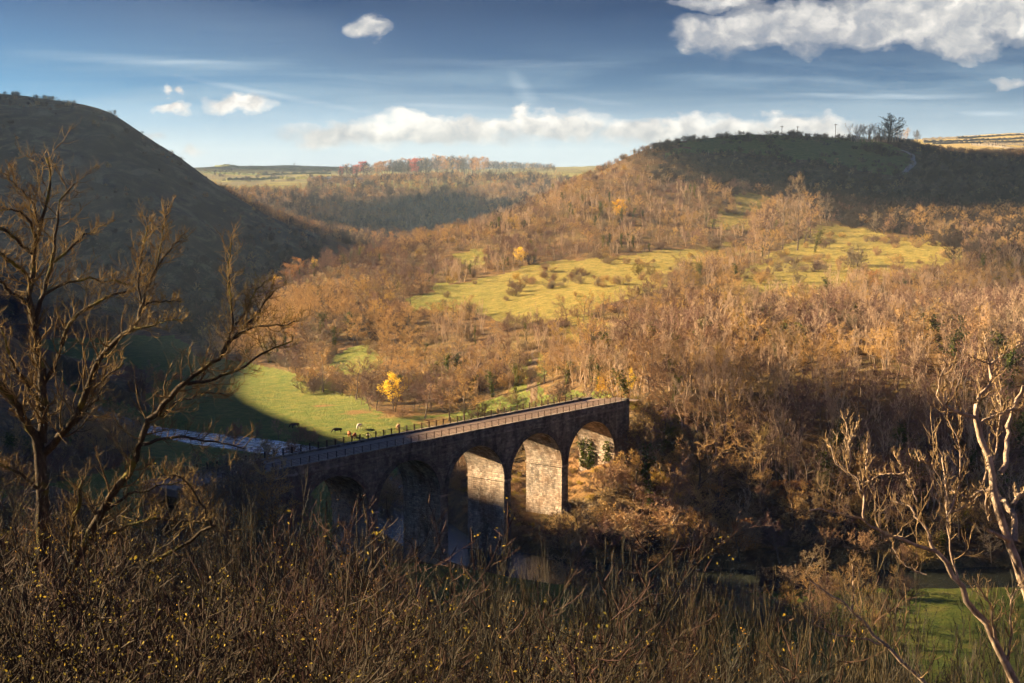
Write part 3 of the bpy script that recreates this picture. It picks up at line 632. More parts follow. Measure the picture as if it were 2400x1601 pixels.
for i, k in enumerate(proto_names):
    kd = KINDS[k]; PROTO_IDX[k] = i
    # joined mesh for instancing in the mass woodland
    tm, cm = kd.trunk, kd.crown
    def arr(me):
        V = np.empty(len(me.vertices)*3, np.float32); me.vertices.foreach_get('co', V); Q = np.empty(len(me.loops), np.int32); me.loops.foreach_get('vertex_index', Q)
        mi = np.empty(len(me.polygons), np.int32); me.polygons.foreach_get('material_index', mi); return V.reshape(-1, 3), Q.reshape(-1, 4), mi
    V1, Q1, _m = arr(tm); V2, Q2, mi = arr(cm)
    me = mesh_from(k+'_whole', np.concatenate([V1, V2]), np.concatenate([Q1, Q2+len(V1)]), None, [tm.materials[0]]+list(cm.materials), False, Qm=np.concatenate([np.zeros(len(Q1), np.int32), mi+1]))
    kd.whole = me
    o = bpy.data.objects.new('k%02d' % i, me); PROTO.objects.link(o)
def scatter_gn(name, P, idx, scl, rot, label, cat='trees'):
    me = bpy.data.meshes.new(name); me.vertices.add(len(P)); me.vertices.foreach_set('co', np.asarray(P, np.float32).ravel())
    a = me.attributes.new('idx', 'INT', 'POINT'); a.data.foreach_set('value', np.asarray(idx, np.int32))
    a = me.attributes.new('scl', 'FLOAT_VECTOR', 'POINT'); a.data.foreach_set('vector', np.asarray(scl, np.float32).ravel())
    a = me.attributes.new('rot', 'FLOAT_VECTOR', 'POINT'); a.data.foreach_set('vector', np.asarray(rot, np.float32).ravel())
    o = obj(name, me); ng = bpy.data.node_groups.new(name+'_nodes', 'GeometryNodeTree')
    ng.interface.new_socket('Geometry', in_out='INPUT', socket_type='NodeSocketGeometry'); ng.interface.new_socket('Geometry', in_out='OUTPUT', socket_type='NodeSocketGeometry')
    nd = ng.nodes; gi = nd.new('NodeGroupInput'); go = nd.new('NodeGroupOutput'); ci = nd.new('GeometryNodeCollectionInfo'); ci.inputs['Collection'].default_value = PROTO
    ci.inputs['Separate Children'].default_value = True; ci.inputs['Reset Children'].default_value = True
    ip = nd.new('GeometryNodeInstanceOnPoints'); ip.inputs['Pick Instance'].default_value = True
    def na(nm, t):
        q = nd.new('GeometryNodeInputNamedAttribute'); q.data_type = t; q.inputs[0].default_value = nm; return [s for s in q.outputs if s.enabled][0]
    L_ = ng.links.new; L_(gi.outputs[0], ip.inputs['Points']); L_(ci.outputs[0], ip.inputs['Instance']); L_(na('idx', 'INT'), ip.inputs['Instance Index'])
    L_(na('rot', 'FLOAT_VECTOR'), ip.inputs['Rotation']); L_(na('scl', 'FLOAT_VECTOR'), ip.inputs['Scale']); L_(ip.outputs[0], go.inputs[0])
    md = o.modifiers.new('scatter', 'NODES'); md.node_group = ng
    return tag(o, label, cat, kind='stuff')

# ---------------------------------------------------------------- woodland
rngw = np.random.default_rng(7)
TREES = []   # (x, y, z, kind, sx, sz, rot)
def put(x, y, kind, h, wid=1.0, z=None):
    if z is None: z = float(height(np.array([x]), np.array([y]))[0])
    s = h/KINDS[kind].h; TREES.append((x, y, z, kind, s*wid, s, rngw.uniform(0, 6.28)))
BR_L = np.array([VO+VE*(-10)+VN*4, VO+VE*76+VN*4])
def pick(names, pr, n_): return np.array(names)[np.searchsorted(np.cumsum(np.array(pr)/sum(pr)), rngw.random(n_))]
def region(x0, x1, y0, y1, sp, fn, fov=0.37):
    gx, gy = np.meshgrid(np.arange(x0, x1, sp), np.arange(y0, y1, sp)); X = gx.ravel()+rngw.uniform(-.5, .5, gx.size)*sp; Y = gy.ravel()+rngw.uniform(-.5, .5, gx.size)*sp
    k = np.abs(X) < Y*fov+12; X = X[k]; Y = Y[k]; Z = height(X, Y); op = open_mask(X, Y, Z)
    px, py = proj(np.stack([X, Y, Z], -1)); px = px/K2; py = py/K2; dr = seg_dist(X, Y, RIVER); db = seg_dist(X, Y, BR_L)
    fn(X, Y, Z, op, px, py, dr, db)
def bidx(x, y):
    q = float(vn(np.array([x/42]), np.array([y/42]), 71)[0])+rngw.normal()*.12-(.22 if (x > 15 and y < 345) else 0)
    return 'bare3' if q < -.11 else 'bare2' if q > .12 else 'bare%d' % rngw.integers(2)
def mid(X, Y, Z, op, px, py, dr, db):
    dens = np.ones(len(X)); hgt = np.full(len(X), 8.0)
    dens[op > 0] = np.where(vn(X[op > 0]/22, Y[op > 0]/22, 77) > .06, .36, .045)
    dens[(dr < 9)] = 0
    nb = (db < 24) & (X < 26) & (X > -8) & (dr > 9); dens[(db < 15) & (X < 22)] = 0.0; dens[nb] = .75
    dens[(Z < 3.0) & (X < 10) & (Y < 620)] = 0.0
    dens[lefth(px, Y)] = 0.0
    clump = vn(X/16, Y/16, 31)
    lit = (px > 600) & (Y > 430) & (Y < 900) & (px < 1500)
    dens = np.where(lit & (clump < -.28) & (op == 0), dens*.25, dens)
    low = (X > 18) & (Y < 420); hgt = np.where(low, 11.5, np.where(Y < 600, 7.6, np.where(Y < 850, 7.0, 5.2)))
    top = (Y > 880) & (py < 420)
    hgt = np.where(top, 3.6, hgt)
    keep = rngw.random(len(X)) < dens
    for x, y, z, o_, a, b, h in zip(X[keep], Y[keep], Z[keep], op[keep], px[keep], py[keep], hgt[keep]):
        r = rngw.random(); cl = float(vn(np.array([x/26]), np.array([y/26]), 61)[0]); h_ = h*rngw.uniform(.7, 1.2)*(1+.7*cl); wid = rngw.uniform(1.05, 1.65); r = min(.999, max(0., r*.62+.38*(cl+.5)))
        if math.hypot(x-9, y-283) < 30 and seg_dist(np.array([x]), np.array([y]), BR_L)[0] < 24 and x < 26:
            k = 'bush%d' % rngw.integers(3) if r < .8 else 'olive0'; h_ = rngw.uniform(.7, 1.7); wid = 1.7
            if seg_dist(np.array([x]), np.array([y]), BR_L)[0] < 6 and 0: continue
        elif o_ > 0: k = 'bush%d' % rngw.integers(3) if y < 880 else 'dark%d' % rngw.integers(2); h_ = rngw.uniform(1.5, 4.2); wid = rngw.uniform(1.1, 1.7)
        elif y > 860 and a > 1500:
            if r < .6: k = 'dark%d' % rngw.integers(2); h_ = rngw.uniform(2.5, 5); wid = 1.3
            elif r < .9: k = bidx(x, y)
            else: k = 'pole%d' % rngw.integers(3)
        elif a > 1850 and y > 560:
            k = ('dark%d' % rngw.integers(2)) if r < .45 else (bidx(x, y)) if r < .8 else 'pole%d' % rngw.integers(3); h_ = min(h_, 7)
        elif y < 430 and x > 15:
            k = bidx(x, y) if r < .50 else 'pole%d' % rngw.integers(3) if r < .74 else 'ivy%d' % rngw.integers(2) if r < .84 else 'olive0' if r < .92 else 'rust0' if r < .96 else 'bush%d' % rngw.integers(3)
            if k.startswith(('bush', 'olive')): h_ = rngw.uniform(3, 5)
        else:
            gold = .025 if (a > 850 and a < 1250 and b < 620) else .008
            k = bidx(x, y) if r < .42 else 'pole%d' % rngw.integers(3) if r < .62 else 'bush%d' % rngw.integers(3) if r < .80 else 'ivy%d' % rngw.integers(2) if r < .87 else 'dark%d' % rngw.integers(2) if r < .925 else 'gold%d' % rngw.integers(2) if r < .925+gold else 'rust0' if r < .945+gold else 'bare0' if r < .985 else 'olive0'
            if k.startswith(('bush', 'dark', 'olive')): h_ = rngw.uniform(2.6, 4.6); wid = rngw.uniform(1., 1.35)
            if k.startswith('pole') and a < 1000: k = bidx(x, y)
        put(x, y, k, h_, wid, z)
region(-110, 190, 262, 430, 4.9, mid)
region(-110, 260, 430, 620, 4.8, mid)
region(-130, 340, 620, 900, 5.4, mid)
region(-60, 470, 900, 1240, 7.5, mid)
def fard(X, Y, Z, op, px, py, dr, db):
    k = ((Z < 60+6*vn(X/60, Y/60, 3)) | ((px > 705) & (px < 1060)) | ((px > 760) & (px < 1300) & (py > 409))) & (px < 1330) & (px > 480)
    for x, y, z in zip(X[k], Y[k], Z[k]):
        r = rngw.random(); kk = 'bare%d' % rngw.integers(4) if r < .7 else 'dark%d' % rngw.integers(2) if r < .85 else 'pole%d' % rngw.integers(3) if r < .95 else 'rust0'
        put(x, y, kk, rngw.uniform(7, 12), 1.1, z)
region(-420, 160, 1300, 2050, 10.0, fard); region(-300, 60, 2050, 2450, 14.0, fard)
def nearbank(X, Y, Z, op, px, py, dr, db):
    k = (op == 0) & (dr > 7.5) & (db > 9) & (rngw.random(len(X)) < .85) & (Z < 12) & (px > 1240)
    for x, y, z, d_ in zip(X[k], Y[k], Z[k], dr[k]):
        r = rngw.random(); kk = 'bush%d' % rngw.integers(3) if r < .45 else 'dark0' if r < .6 else 'bare%d' % rngw.integers(4) if r < .9 else 'rust0' if r < .93 else 'ivy1'
        put(x, y, kk, rngw.uniform(2, 4.5) if kk[0] in 'bd' and not kk.startswith('bare') else rngw.uniform(5, 8.5), 1.35, z)
region(10, 150, 208, 285, 4.3, nearbank)
def brush(X, Y, Z, op, px, py, dr, db):
    k = (dr > 9) & (Z < 22) & (rngw.random(len(X)) < .7)
    a_ = (X-VO[0])*VE[0]+(Y-VO[1])*VE[1]; b_ = (X-VO[0])*VN[0]+(Y-VO[1])*VN[1]; am = np.abs(((a_/PITCH)+.5) % 1-.5)*PITCH
    k &= ~((b_ > -1) & (b_ < W+1) & ((am > HS-.8) | (a_ > 75)))
    for x, y, z in zip(X[k], Y[k], Z[k]): put(x, y, ('bush0', 'bush1', 'olive0', 'bush2')[rngw.integers(4)], rngw.uniform(.5, 1.3) if x < 16 else rngw.uniform(1.2, 2.8), 1.9, z)
region(-12, 36, 262, 306, 1.8, brush)
def lefthill(X, Y, Z, op, px, py, dr, db):
    foot = np.clip((26-Z)/22, 0, 1)*(Z > 4)
    k = lefth(px, Y) & (rngw.random(len(X)) < 0.05+foot*.9+.42*(vn(X/40, Y/40, 51) > .08)) & (Z > 3.5)
    for x, y, z in zip(X[k], Y[k], Z[k]):
        kk = 'dark%d' % rngw.integers(2) if rngw.random() < .5 else 'bare%d' % rngw.integers(4) if z < 30 else 'bush0'
        put(x, y, kk, rngw.uniform(1.5, 4) if z > 30 else rngw.uniform(4, 8), 1.2, z)
region(-460, -70, 560, 1250, 8.5, lefthill, 0.40)
def hit(xd, yd, y0=30., y1=4000.):
    "first ground point seen at this place of the photo beyond distance y0"
    d = dirvec(xd*K2, yd*K2); Y = np.geomspace(y0, y1, 900); t = Y/d[1]; Z = CAMZ+d[2]*t
    h = height(d[0]*t, Y); i = np.argmax(h > Z) if (h > Z).any() else len(Y)-1
    return float(d[0]*t[i]), float(Y[i]), float(h[i])
SPECIAL = []
def clear(x, y, r):
    global TREES; TREES = [t for t in TREES if (t[0]-x)**2+(t[1]-y)**2 > r*r]
def special(xd, yd, kind, hpx, name, label, cat='tree', wid=1.0, y0=290., group=None, clr=4., rot=None, sink=0.):
    x, y, z = hit(xd, yd, y0); clear(x, y, clr); h = hpx/3429.*y; s = h/KINDS[kind].h
    SPECIAL.append((x, y, z-sink, kind, s*wid, s, rngw.uniform(0, 6.28) if rot is None else rot, name, label, cat, group))
special(903, 940, 'gold0', 88, 'golden_tree', 'golden-leaved tree with a rounded crown alone on the lit meadow', wid=1.25)
special(818, 918, 'bare1', 112, 'bare_tree', 'bare brown tree on fallen leaves just left of the golden meadow tree', wid=1.25)
special(742, 902, 'bare2', 104, 'bare_tree', 'bare bushy tree with pale trunk at the left edge of the lit meadow', wid=1.3)
special(782, 900, 'bush1', 50, 'bush', 'brown bush between two bare trees at the meadow edge', 'bush', 1.2)
special(712, 905, 'bush2', 45, 'bush', 'brown bush at the far left corner of the lit meadow', 'bush', 1.2)
special(975, 962, 'bare3', 128, 'bare_tree', 'bare tree with fine upswept twigs right of the golden meadow tree', wid=1.05)
special(1030, 968, 'bare0', 122, 'bare_tree', 'bare brown tree behind the far railing of the viaduct left of the track', wid=1.3)
special(1065, 972, 'bare2', 118, 'bare_tree', 'bare tree close behind the viaduct railing with wide low crown', wid=1.4)
special(1100, 960, 'bush0', 48, 'bush', 'low brown bush behind the far railing at mid viaduct', 'bush', 1.3)
special(1130, 912, 'ivy0', 95, 'ivy_tree', 'ivy-clad tree on the lit bank left of the dark track', wid=1.2)
special(1180, 905, 'ivy1', 100, 'ivy_tree', 'forked ivy-clad tree beside the dark track up the slope', wid=1.1)
special(1285, 920, 'dark0', 34, 'dark_bush', 'round dark bush behind the far railing near the right end of the viaduct', 'bush', 1.2)
special(1390, 915, 'gold1', 58, 'golden_tree', 'yellow-leaved tree beside the trail at the right end of the viaduct', wid=1.2)
special(1375, 912, 'gold0', 50, 'golden_tree', 'smaller yellow tree behind the last posts of the far railing', wid=1.1)
special(1448, 905, 'gold0', 62, 'golden_tree', 'bright golden tree right of the trail at the viaduct end', wid=.8)
special(1545, 930, 'ivy0', 95, 'ivy_tree', 'tall ivy-clad trunk right of the golden trees at the viaduct end', wid=.9)
special(1495, 1160, 'ivy1', 205, 'ivy_tree', 'wide-crowned ivy-clad tree in front of the right abutment of the viaduct', wid=1.15, y0=240.)
special(1600, 1180, 'bare2', 190, 'bare_tree', 'wide bare tree right of the large ivy-clad tree below the abutment', wid=1.3, y0=240.)
special(1455, 1150, 'bare1', 150, 'bare_tree', 'brown bare tree standing just right of the last arch', wid=1.4, y0=240.)
special(1540, 1200, 'bare3', 165, 'bare_tree', 'broad bare tree between the ivy-clad tree and the wood', wid=1.4, y0=240.)
special(1405, 1235, 'bush0', 60, 'bush', 'tangled scrub on the dark ground in front of the last pier', 'bush', 1.8, y0=240.)
special(1440, 1245, 'bush1', 70, 'bush', 'brown scrub right of the tangled scrub by the last pier', 'bush', 1.6, y0=240.)
for i, (a, b, h, k) in enumerate([(1452,985,48,'bush0'),(1478,975,60,'bare2'),(1500,1000,70,'bare1'),(1430,1010,44,'bush2'),(1462,1030,60,'bush1'),(1520,1040,90,'ivy0'),(1470,1075,80,'bare0'),(1440,1095,60,'bush0'),(1490,945,50,'bush2'),(1466,948,38,'olive0')]):
    special(a, b, k, h, 'abutment_scrub', 'brown scrub crowding the right abutment of the viaduct', 'bush', 1.5, y0=262., group='scrub at the right abutment', clr=1)
for i in range(34):
    a = 1285+i*14+rngw.uniform(-8, 8); b = 1215+rngw.uniform(-12, 55); special(a, b, ('bush0', 'bush1', 'bare1', 'dark0', 'bush2', 'bare2')[i % 6], rngw.uniform(42, 80), 'bank_scrub', 'tangled scrub on the dark river bank below the wood right of the last pier', 'bush', 1.5, y0=232., group='scrub on the dark river bank', clr=1)
special(1475, 1200, 'bare0', 100, 'bare_tree', 'small bare tree with ivy foot on the dark bank right of the last pier', wid=1.1, y0=240.)
special(1700, 1290, 'rust0', 110, 'rust_tree', 'rust-leaved tree on the dark river bank right of the viaduct', wid=1.3, y0=225.)
special(1790, 1300, 'bare3', 120, 'bare_tree', 'bare reddish tree beside the rust-leaved tree on the river bank', wid=1.2, y0=225.)
special(1400, 1130, 'bush1', 75, 'bush', 'leafless bush on the orange bank seen under the last arch', 'bush', 1.3, y0=255.)
special(1350, 1200, 'bush2', 38, 'bush', 'low tangled bush beside the foot of the last pier', 'bush', 1.8, y0=250.)
special(975, 830, 'ivy0', 60, 'ivy_tree', 'dark ivy column tree low on the sunlit slope above the meadow', wid=.6)
special(1092, 790, 'ivy1', 60, 'ivy_tree', 'narrow ivy-clad tree in mid slope above the viaduct', wid=.6)
special(1210, 790, 'ivy0', 72, 'ivy_tree', 'pale green ivy-clad tree above the dark track', wid=.7)
special(1358, 762, 'ivy1', 62, 'ivy_tree', 'dark ivy column under the round copse on the lit grass', wid=.6)
special(1330, 758, 'ivy0', 52, 'ivy_tree', 'greenish ivy-clad trunk at the left end of the round copse', wid=.6)
special(1465, 632, 'olive0', 26, 'dark_bush', 'single round dark green bush on the sunlit grass band', 'bush', 1.1)
for i, (a, b, h, wd) in enumerate([(1300,740,66,1.2),(1340,735,72,1.2),(1385,740,72,1.2),(1420,730,66,1.2),(1450,722,60,1.2)]):
    special(a, b, 'bare%d' % (i % 4), h, 'bare_tree', ['leftmost','second','middle','fourth','rightmost'][i]+' bare tree of the round copse on the lit grass, counted from the left', wid=wd)
for i, (a, b, h, wd) in enumerate([(1835,500,105,.9),(1800,520,90,1.1),(1860,540,100,1.1),(1780,560,95,1.2),(1830,575,110,1.2),(1870,580,80,1.2),(1740,560,60,1.2),(1715,575,52,1.2),(1765,590,70,1.2),(1895,510,70,1.2),(1750,540,60,1.2),(1845,560,70,1.3)]):
    special(a, b, 'ivy0' if i in (5,) else 'bare%d' % (i % 4), h, 'bare_tree', ['tall dark-stemmed tree topping the central clump left of the right-hand field', 'large bare tree in the pale clump left of the right-hand field'][min(i, 1)], wid=wd, y0=500., group=None if i == 0 else 'trees in the central clump')
special(1750, 590, 'ivy1', 42, 'ivy_tree', 'green ivy-covered tree at the foot of the central clump', wid=.8, y0=500.)
for i, (a, b, h) in enumerate([(2148,555,78),(2165,560,60),(2120,540,72),(2050,540,48),(2010,535,50)]):
    special(a, b, 'bare%d' % (i % 4), h, 'bare_tree', ['sunlit bare tree tallest at the top edge of the right-hand field', 'bare tree beside the sunlit tall tree at the field edge', 'bare tree left of the sunlit tall tree above the field', 'round bare tree at the upper edge of the right-hand field', 'leftmost round bare tree above the right-hand field'][i], wid=1.1, y0=500.)
special(2190, 612, 'crown0', 62, 'bare_tree', 'dark forked leafless tree standing at the right corner of the field', wid=1.3, y0=450.)
special(1965, 612, 'bush0', 50, 'bush', 'brown round bush alone in the middle of the right-hand field', 'bush', 1.5, y0=450.)
special(2060, 605, 'bush1', 24, 'bush', 'low brown bush right of the round bush in the field', 'bush', 1.6, y0=450.)
# hilltop
special(2040, 328, 'crown0', 66, 'parkland_tree', 'tall round-crowned tree on the hilltop skyline above the pink copse', wid=1.9, y0=900., clr=12)
for i, a in enumerate([1963,1970,1977,1984,1991,1998,2005,2014,2021,2028,2036,2043,2050,2057,2064,2071,2078]):
    special(a, 326, 'pole%d' % (i % 3), 42 if i < 7 else 34, 'copse_tree', 'slender pinkish bare tree in the hilltop copse under the tall round-crowned tree', wid=2.2, y0=950., group='hilltop copse', clr=2)
special(2106, 328, 'crown0', 30, 'windswept_tree', 'small leaning dark tree on the skyline right of the hilltop copse', wid=1.2, y0=950.)
for i, (a, h, k) in enumerate([(1575,22,'bare0'),(1592,17,'dark0'),(1650,14,'dark1'),(1670,17,'dark0'),(1718,13,'dark0'),(1742,13,'dark1'),(1768,14,'bare1'),(1820,12,'dark0'),(1555,14,'dark1'),(1605,14,'dark0'),(1535,14,'dark1'),(1660,14,'dark1')]):
    special(a, 318, k, h, 'skyline_bush', 'dark scrub bush on the hilltop skyline left of the utility poles', 'bush', 1.4, y0=900., group='skyline scrub', clr=2)
for i, (a, b, h) in enumerate([(1598,326,12),(1715,326,13),(1750,326,13),(1776,318,9),(1838,318,8),(1688,322,10),(1850,322,10),(1937,322,9),(1770,342,9),(1790,350,9),(1890,360,8),(1780,360,11),(1700,350,10),(2000,345,16),(2015,352,18),(2035,360,15),(1880,318,8),(1995,350,12),(1960,325,9)]):
    special(a, b, 'dark%d' % (i % 2), h*1.35, 'hilltop_bush', 'dark thorn bush dotted on the green hilltop pasture', 'bush', 1.7, y0=880., group='bushes on the hilltop pasture', clr=3)
# far plateau
for i, (a, b, h) in enumerate([(617,376,10),(622,376,11),(628,376,11),(634,376,10),(676,383,9)]):
    special(a, b, 'crown0', h, 'skyline_tree', 'dark round tree alone on the far skyline' if i == 4 else 'dark tree of the small clump on the far skyline above the valley mouth', wid=1.1, y0=2500., group=None if i == 4 else 'far skyline clump', clr=1)
for i in range(84):
    a = 782+i*3.95+rngw.uniform(-3, 3); b = 407-7*min(1, i/55)+rngw.uniform(-5, 4); k = 'red0' if i in (8, 9, 11, 12, 40, 42, 43, 2) else 'rust0' if rngw.random() < .3 else 'bare%d' % rngw.integers(4) if rngw.random() < .5 else 'crown0'
    special(a, b, k, 24+15*math.sin(min(1, i/70)*1.9)+rngw.uniform(-3, 3), 'red_tree' if k == 'red0' else 'plateau_tree', 'red-leaved tree in the wood along the far plateau edge' if k == 'red0' else 'tree in the brown wood along the far plateau edge', wid=1.3, y0=1700., group='red trees of the far wood' if k == 'red0' else 'trees of the far plateau wood', clr=1)
for i in range(42):
    a = 1112+i*3.9; special(a, 393+rngw.uniform(-2, 2), 'crown0' if i % 2 else 'bare%d' % (i % 4), 24-.2*i+rngw.uniform(-2, 2), 'shelter_belt_tree', 'bare tree in the long shelter belt on the far plateau skyline', wid=1.3, y0=2000., group='far shelter belt', clr=1)
for i in range(60):
    a = rngw.uniform(455, 770); b = rngw.uniform(392, 418)
    special(a, b, ('bare0', 'dark0', 'dark1', 'bare2')[i % 4], rngw.uniform(5, 10), 'hedge_tree', 'small hazy tree among the far fields at the valley mouth', wid=1.5, y0=1900., group='far hedgerow trees', clr=1)
for i, a in enumerate([10, 66, 135, 143, 152, 160, 181, 217, 232, 412]):
    b = np.interp(a, [0,180,262,350,430], [234,247,270,332,380]); special(a, b+1.5, 'dark%d' % (i % 2), 7 if i != 9 else 13, 'ridge_bush', 'tiny dark bush on the crest of the left hill', 'bush', 1.2, y0=900., group='bushes on the left crest', clr=1)
for i, (a, b, h) in enumerate([(900,1150,70),(940,1170,60),(880,1180,80),(1010,1190,50),(975,1140,40),(860,1140,60)]):
    special(a, b, 'bush%d' % (i % 3), h, 'bank_bush', 'dark scrub seen through the second arch of the viaduct', 'bush', 1.3, y0=262., group='scrub behind the second arch')
for i, (a, b, h) in enumerate([(520,1240,215),(575,1250,215),(630,1245,195),(670,1260,190),(730,1275,150),(470,1230,210),(600,1200,170),(645,1215,165),(545,1215,190),(615,1190,160),(585,1180,150),(560,1190,160),(625,1170,125),(660,1180,120),(495,1200,180),(690,1200,110)]):
    special(a, b, 'bare%d' % (i % 4), h, 'bare_tree', 'dark bare tree on the near bank hiding the left end of the viaduct', wid=1.25, y0=150., group='trees before the left viaduct end', clr=2)
# river bank scrub left
for i, (a, b, h) in enumerate([(640,1010,52),(690,1015,40),(720,1018,34),(585,1022,60),(540,1015,45),(615,1045,40),(670,1050,45)]):
    special(a, b, 'bare%d' % (i % 4) if i in (0, 3) else 'bush%d' % (i % 3), h, 'bank_bush', 'dark leafless scrub on the river bank left of the viaduct', 'bush', 1.1, y0=250., group='river bank scrub')

for i in range(40):
    t_ = i/39.; a = 690+t_*520+rngw.uniform(-10, 10); b = np.interp(a, [690, 800, 900, 1000, 1100, 1210], [893, 905, 905, 925, 900, 885])+rngw.uniform(-16, 6)
    special(a, b, ('bush0', 'bare1', 'bush1', 'bush2', 'bare3')[i % 5], rngw.uniform(45, 75) if i % 5 in (1, 4) else rngw.uniform(30, 48), 'meadow_edge_scrub', 'brown scrub along the upper edge of the lit meadow', 'bush', 1.5, y0=300., group='scrub along the meadow edge', clr=1)
KTXT = {'bare': ('bare_tree', 'bare brown tree', 'tree'), 'pole': ('slender_tree', 'slender pale bare tree', 'tree'), 'bush': ('bush', 'leafless brown bush', 'bush'), 'dark': ('dark_bush', 'dark thorny bush', 'bush'),
        'gold': ('golden_tree', 'golden-leaved tree', 'tree'), 'rust': ('rust_tree', 'rust-leaved tree', 'tree'), 'red0': ('red_tree', 'red-leaved tree', 'tree'), 'ivy': ('ivy_tree', 'ivy-clad tree', 'tree'), 'oliv': ('olive_bush', 'olive-green leafy bush', 'bush'), 'crow': ('parkland_tree', 'round-crowned tree', 'tree'),
        'shoo': ('sapling', 'upright leafless sapling', 'tree'), 'tang': ('thicket_shrub', 'tangled twiggy shrub', 'shrub'), 'bram': ('bramble', 'yellow-leaved bramble', 'shrub')}
def ktxt(k):
    for q in KTXT:
        if k.startswith(q): return KTXT[q]
def where(x, y, z):
    px, py = proj(np.array([x, y, z])); px /= K2
    if y > 1250: return 'on the hazy far valley side'+(' left part' if px < 800 else ' middle part' if px < 1050 else ' right part')
    if lefth(px, y): return 'on the shadowed hill at the left'
    cols = lambda B: next(t for l, t in B if px < l)
    if y < 205:
        c = cols([(150, 'at the left border'), (330, 'below the big left tree'), (520, 'right of the big left tree'), (700, 'before the left viaduct end'), (900, 'below the first arch'), (1050, 'below the second arch'), (1200, 'below the third arch'), (1350, 'below the last pier'), (1600, 'below the abutment scrub'), (1850, 'below the dark wood'), (2100, 'left of the pale tree'), (9999, 'around the pale right tree')])
        return c+(', front row' if y < 13 else ', second row' if y < 22 else ', middle rows' if y < 40 else ', back rows' if y < 75 else ', lower slope')
    if y < 330 and x > 15:
        c = cols([(1500, 'beside the viaduct abutment'), (1650, 'in the dark wood near the abutment'), (1800, 'in the dark wood, left part'), (1950, 'in the middle of the dark wood'), (2100, 'in the dark wood, right part'), (9999, 'in the dark wood by the right border')])
        return c+(', by the river' if y < 262 else ', at its foot' if y < 285 else ', halfway up' if y < 308 else ', upper part')
    if y < 430 and x > 15:
        c = cols([(1550, 'above the right viaduct end'), (1700, 'in the lit wood beyond the abutment'), (1900, 'in the lit wood, centre'), (2100, 'in the lit wood, right part'), (9999, 'in the lit wood by the right border')])
        return c+(', lower edge' if y < 360 else ', upper edge' if y > 400 else ', middle')
    if y > 860: return 'on the shaded round hill, '+cols([(1450, 'left shoulder'), (1650, 'left of the green top'), (1850, 'under the green top'), (2050, 'below the copse'), (9999, 'right side')])
    if px > 1700: return ('above' if py/K2 < 560 else 'below')+' the right-hand field, '+cols([(1850, 'left end'), (2000, 'centre'), (2150, 'right end'), (9999, 'by the border')])
    if y < 620: return 'on the sunlit slope '+cols([(750, 'over the shaded meadow corner'), (900, 'over the golden meadow tree'), (1050, 'left of the track'), (1250, 'beside the dark track'), (1450, 'around the round copse'), (9999, 'under the grass band')])+(', low' if y < 480 else ', mid height' if y < 550 else ', high')
    return 'on the spur ridge, '+cols([(800, 'left tip'), (1000, 'left part'), (1200, 'middle'), (1400, 'below the skyline'), (9999, 'right part')])
SIZEW = lambda k, sz: 'tall ' if sz*KINDS[k].h > {'bush': 3.4, 'dark': 3.6, 'oliv': 4, 'tang': 3.5, 'bram': 1.3, 'shoo': 6}.get(k[:4], 8.5) else 'low ' if sz*KINDS[k].h < {'bush': 2.2, 'dark': 2.6, 'oliv': 3, 'tang': 2, 'bram': .8, 'shoo': 3.5}.get(k[:4], 6) else ''
def add_tree(x, y, z, k, sx, sz, rot, name, label, cat, group):
    kd = KINDS[k]; hpx = kd.h*sz/y*FPX/2.344
    if hpx > 17:
        r = empty(name, (x, y, z-0.1), rot); r.scale = (sx, sx, sz)
        obj('trunk' if not k.startswith(('bush', 'dark', 'oliv', 'tang', 'bram')) else 'stems', kd.trunk, r); obj('crown', kd.crown, r)
    else:
        r = obj(name, kd.whole, None, (x, y, z-0.1)); r.rotation_euler = (0, 0, rot); r.scale = (sx, sx, sz)
    tag(r, label, cat, group); return r

# ---------------------------------------------------------------- near slope
fk = dict(twig=None, bark=None)
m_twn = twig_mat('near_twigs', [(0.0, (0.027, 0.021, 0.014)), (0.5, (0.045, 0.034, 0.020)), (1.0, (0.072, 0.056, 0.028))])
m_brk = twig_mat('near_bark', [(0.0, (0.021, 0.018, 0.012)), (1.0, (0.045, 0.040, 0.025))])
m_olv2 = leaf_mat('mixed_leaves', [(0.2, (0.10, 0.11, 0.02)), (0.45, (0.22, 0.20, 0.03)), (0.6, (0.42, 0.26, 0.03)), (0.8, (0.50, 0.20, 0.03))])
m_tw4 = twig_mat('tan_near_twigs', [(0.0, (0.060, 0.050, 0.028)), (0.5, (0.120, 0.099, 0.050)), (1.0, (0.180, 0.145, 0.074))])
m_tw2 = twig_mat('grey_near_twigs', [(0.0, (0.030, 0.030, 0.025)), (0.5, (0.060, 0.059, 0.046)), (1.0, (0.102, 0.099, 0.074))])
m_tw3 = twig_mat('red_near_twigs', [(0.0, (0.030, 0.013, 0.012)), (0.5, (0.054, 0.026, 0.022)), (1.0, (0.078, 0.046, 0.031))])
for s_ in range(4): KINDS['shoot%d' % s_] = make_kind('shoot', 200+s_, h=8, stems=4, lean=.16, first=(8, .3, .98, 30, 9, .38, .4), second=(4, .25, 1., 28, 9, .5), third=(2, .3, 1., 28, 10, .5), trop=(.06, .25, .25, .2), jit=(.05, .06, .06, .07), r0=.05, tw=.013, twig=(m_tw4, m_tw2)[s_ % 2], bark=m_tw4, base_spread=.4, spread=.25, sides=(7, 5, 3))
